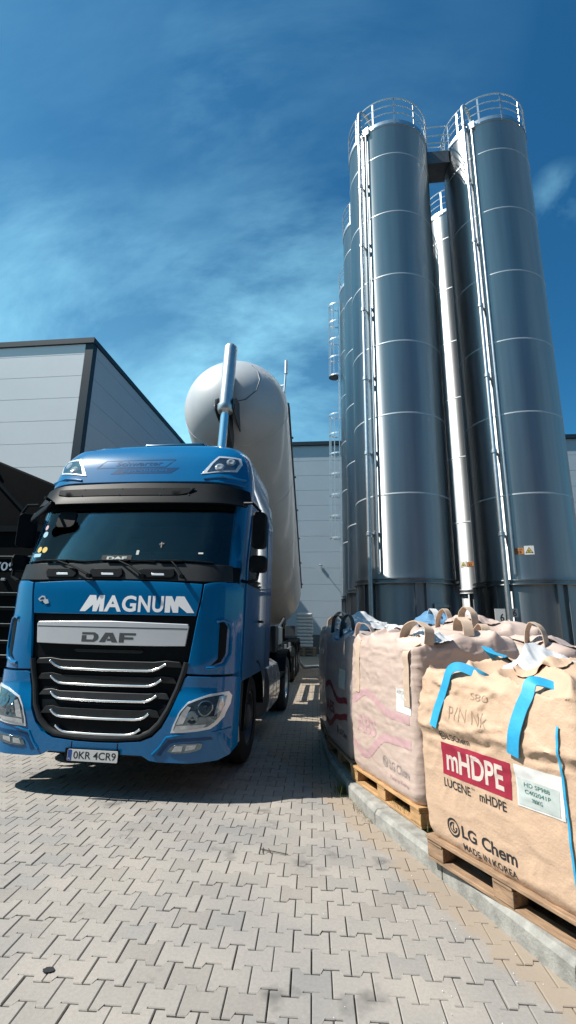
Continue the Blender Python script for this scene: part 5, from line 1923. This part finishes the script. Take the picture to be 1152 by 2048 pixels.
# ------------------------------------------------------------------ stack of white sacks by the hall, hose, weeds, litter
def sack_mesh():
    n, m_ = 18, 12
    vs, fs = [], []
    for j in range(m_ + 1):
        ph = PI * j / m_
        for i in range(n):
            th = 2 * PI * i / n
            c, s_ = math.cos(th), math.sin(th)
            x = math.copysign(abs(c) ** .28, c) * math.sin(ph) ** .32 * .44
            y = math.copysign(abs(s_) ** .28, s_) * math.sin(ph) ** .32 * .30
            z = math.copysign(abs(math.cos(ph)) ** .7, math.cos(ph)) * .092
            w_ = noise.noise(Vector((x * 6, y * 6, z * 6)))
            vs.append((x * (1 + .03 * w_), y, z + .012 * w_))
    for j in range(m_):
        for i in range(n):
            i2 = (i + 1) % n
            fs.append((j * n + i, j * n + i2, (j + 1) * n + i2, (j + 1) * n + i))
    me = bpy.data.meshes.new('sack')
    me.from_pydata(vs, [], fs)
    return me


first = None
SX, SY = -2.02, 25.8
rnd = random.Random(5)
ORD = ('lowest', 'second lowest', 'third lowest', 'fourth from below', 'fifth from below', 'fifth from the top', 'fourth from the top', 'third from the top', 'second from the top', 'topmost')
for k in range(10):
    if first is None:
        first = link('sack', sack_mesh(), 'sack', None, True, ang=60)
        o = first
    else:
        o = first.copy()
        COL.objects.link(o)
    o.location = (SX + rnd.uniform(-.03, .03), SY, .54 + .178 * k)
    o.rotation_euler = (0, 0, rnd.uniform(-.05, .05))
    tag(o, 'white filled sack, ' + ORD[k] + ' of the flat stack by the grey hall wall', 'sack', 'white sacks stacked by the hall')
pallet('lower pallet under the stack of white sacks by the hall', (SX - .6, SY - .35), (SX + .6, SY - .35), 0.0, 'wood_old', 'pallets under the sacks')
pallet('upper pallet carrying the stack of white sacks by the hall', (SX - .6, SY - .35), (SX + .6, SY - .35), .146, 'wood_old', 'pallets under the sacks')
pallet('third pallet right below the lowest white sack by the hall', (SX - .6, SY - .35), (SX + .6, SY - .35), .292, 'wood_old', 'pallets under the sacks')

b_ = B()
b_.tube([(-1.75, 17.6, 1.0), (-1.6, 17.9, .3), (-1.45, 18.2, .07), (-1.1, 18.8, .06), (-.5, 19.3, .06), (.3, 19.4, .06), (1.2, 19.2, .06)], .055, 12)
tag(b_.build('hose', 'galv'), 'grey delivery hose lying on the paving from the trailer towards the silos', 'hose')

# weeds at the kerb nose and grass behind the kerb
rnd = random.Random(11)
vs, fs = [], []


def blade(x, y, z, h, lean):
    a_ = rnd.uniform(0, 2 * PI)
    dx, dy = math.cos(a_), math.sin(a_)
    w_ = rnd.uniform(.0015, .003)
    o = len(vs)
    px_, py_ = -dy * w_, dx * w_
    for t_ in (0, .5, 1):
        k = lean * t_ * t_
        ww = 1 - t_ * .9
        vs.append((x + dx * k + px_ * ww, y + dy * k + py_ * ww, z + h * t_))
        vs.append((x + dx * k - px_ * ww, y + dy * k - py_ * ww, z + h * t_))
    fs.extend([(o, o + 1, o + 3, o + 2), (o + 2, o + 3, o + 5, o + 4)])


for k in range(420):
    r_ = abs(rnd.gauss(0, .055))
    a_ = rnd.uniform(0, 2 * PI)
    blade(-.015 + r_ * math.cos(a_), 5.10 + r_ * 1.5 * math.sin(a_), -.01, rnd.uniform(.03, .12), rnd.uniform(.02, .07))
for k in range(160):
    y = rnd.uniform(4.4, 5.1)
    blade(kerb_x(y) - abs(rnd.gauss(0, .03)), y, -.01, rnd.uniform(.015, .045), rnd.uniform(.01, .04))
for k in range(1500):
    y = rnd.uniform(3.6, 5.6)
    blade(kerb_x(y) + .16 + abs(rnd.gauss(.05, .12)), y, .09, rnd.uniform(.03, .11), rnd.uniform(.02, .07))
go = B().add(vs, fs).build('grass', 'grass', smooth=False)
go['kind'] = 'stuff'

# spots and litter on the paving
b_ = B()
ov = [(-1.373 + .026 * math.cos(k * PI / 9) * (1 + .15 * math.sin(3 * k)), 2.468 + .018 * math.sin(k * PI / 9), .0045) for k in range(18)]
b_.add(ov + [(x * .999, y, .009) for x, y, z in ov], [tuple(range(18)), tuple(range(35, 17, -1))] + [(k, (k + 1) % 18, 18 + (k + 1) % 18, 18 + k) for k in range(18)])
tag(b_.build('tar_blob', 'stain', smooth=False), 'small black tar blob on the paving at lower left', 'stain')
b_ = B()
tx, ty = -.60, 3.80
b_.tube([(tx, ty, .008), (tx + .09, ty - .03, .012), (tx + .2, ty - .05, .008)], .003, 5)
b_.tube([(tx + .01, ty + .03, .008), (tx + .02, ty - .06, .010)], .0025, 5)
b_.tube([(tx + .05, ty + .02, .008), (tx + .075, ty - .05, .010)], .0025, 5)
tag(b_.build('twig', 'leaf'), 'dry twig lying on the sunny paving in front of the truck', 'twig')

# spilled plastic pellets on the paving near the bags
rnd = random.Random(21)
vs, fs = [], []
for k in range(110):
    y = rnd.uniform(2.3, 6.5)
    x = kerb_x(y) - abs(rnd.gauss(0, .55)) - .02
    r_ = rnd.uniform(.0018, .003)
    o = len(vs)
    z = .0035 + r_ * .6
    vs += [(x - r_, y, z), (x + r_, y, z), (x, y - r_, z), (x, y + r_, z), (x, y, z - r_), (x, y, z + r_)]
    fs += [(o, o + 2, o + 5), (o + 2, o + 1, o + 5), (o + 1, o + 3, o + 5), (o + 3, o, o + 5), (o + 2, o, o + 4), (o + 1, o + 2, o + 4), (o + 3, o + 1, o + 4), (o, o + 3, o + 4)]
po = B().add(vs, fs).build('spilled_pellets', 'pellet')
po['kind'] = 'stuff'
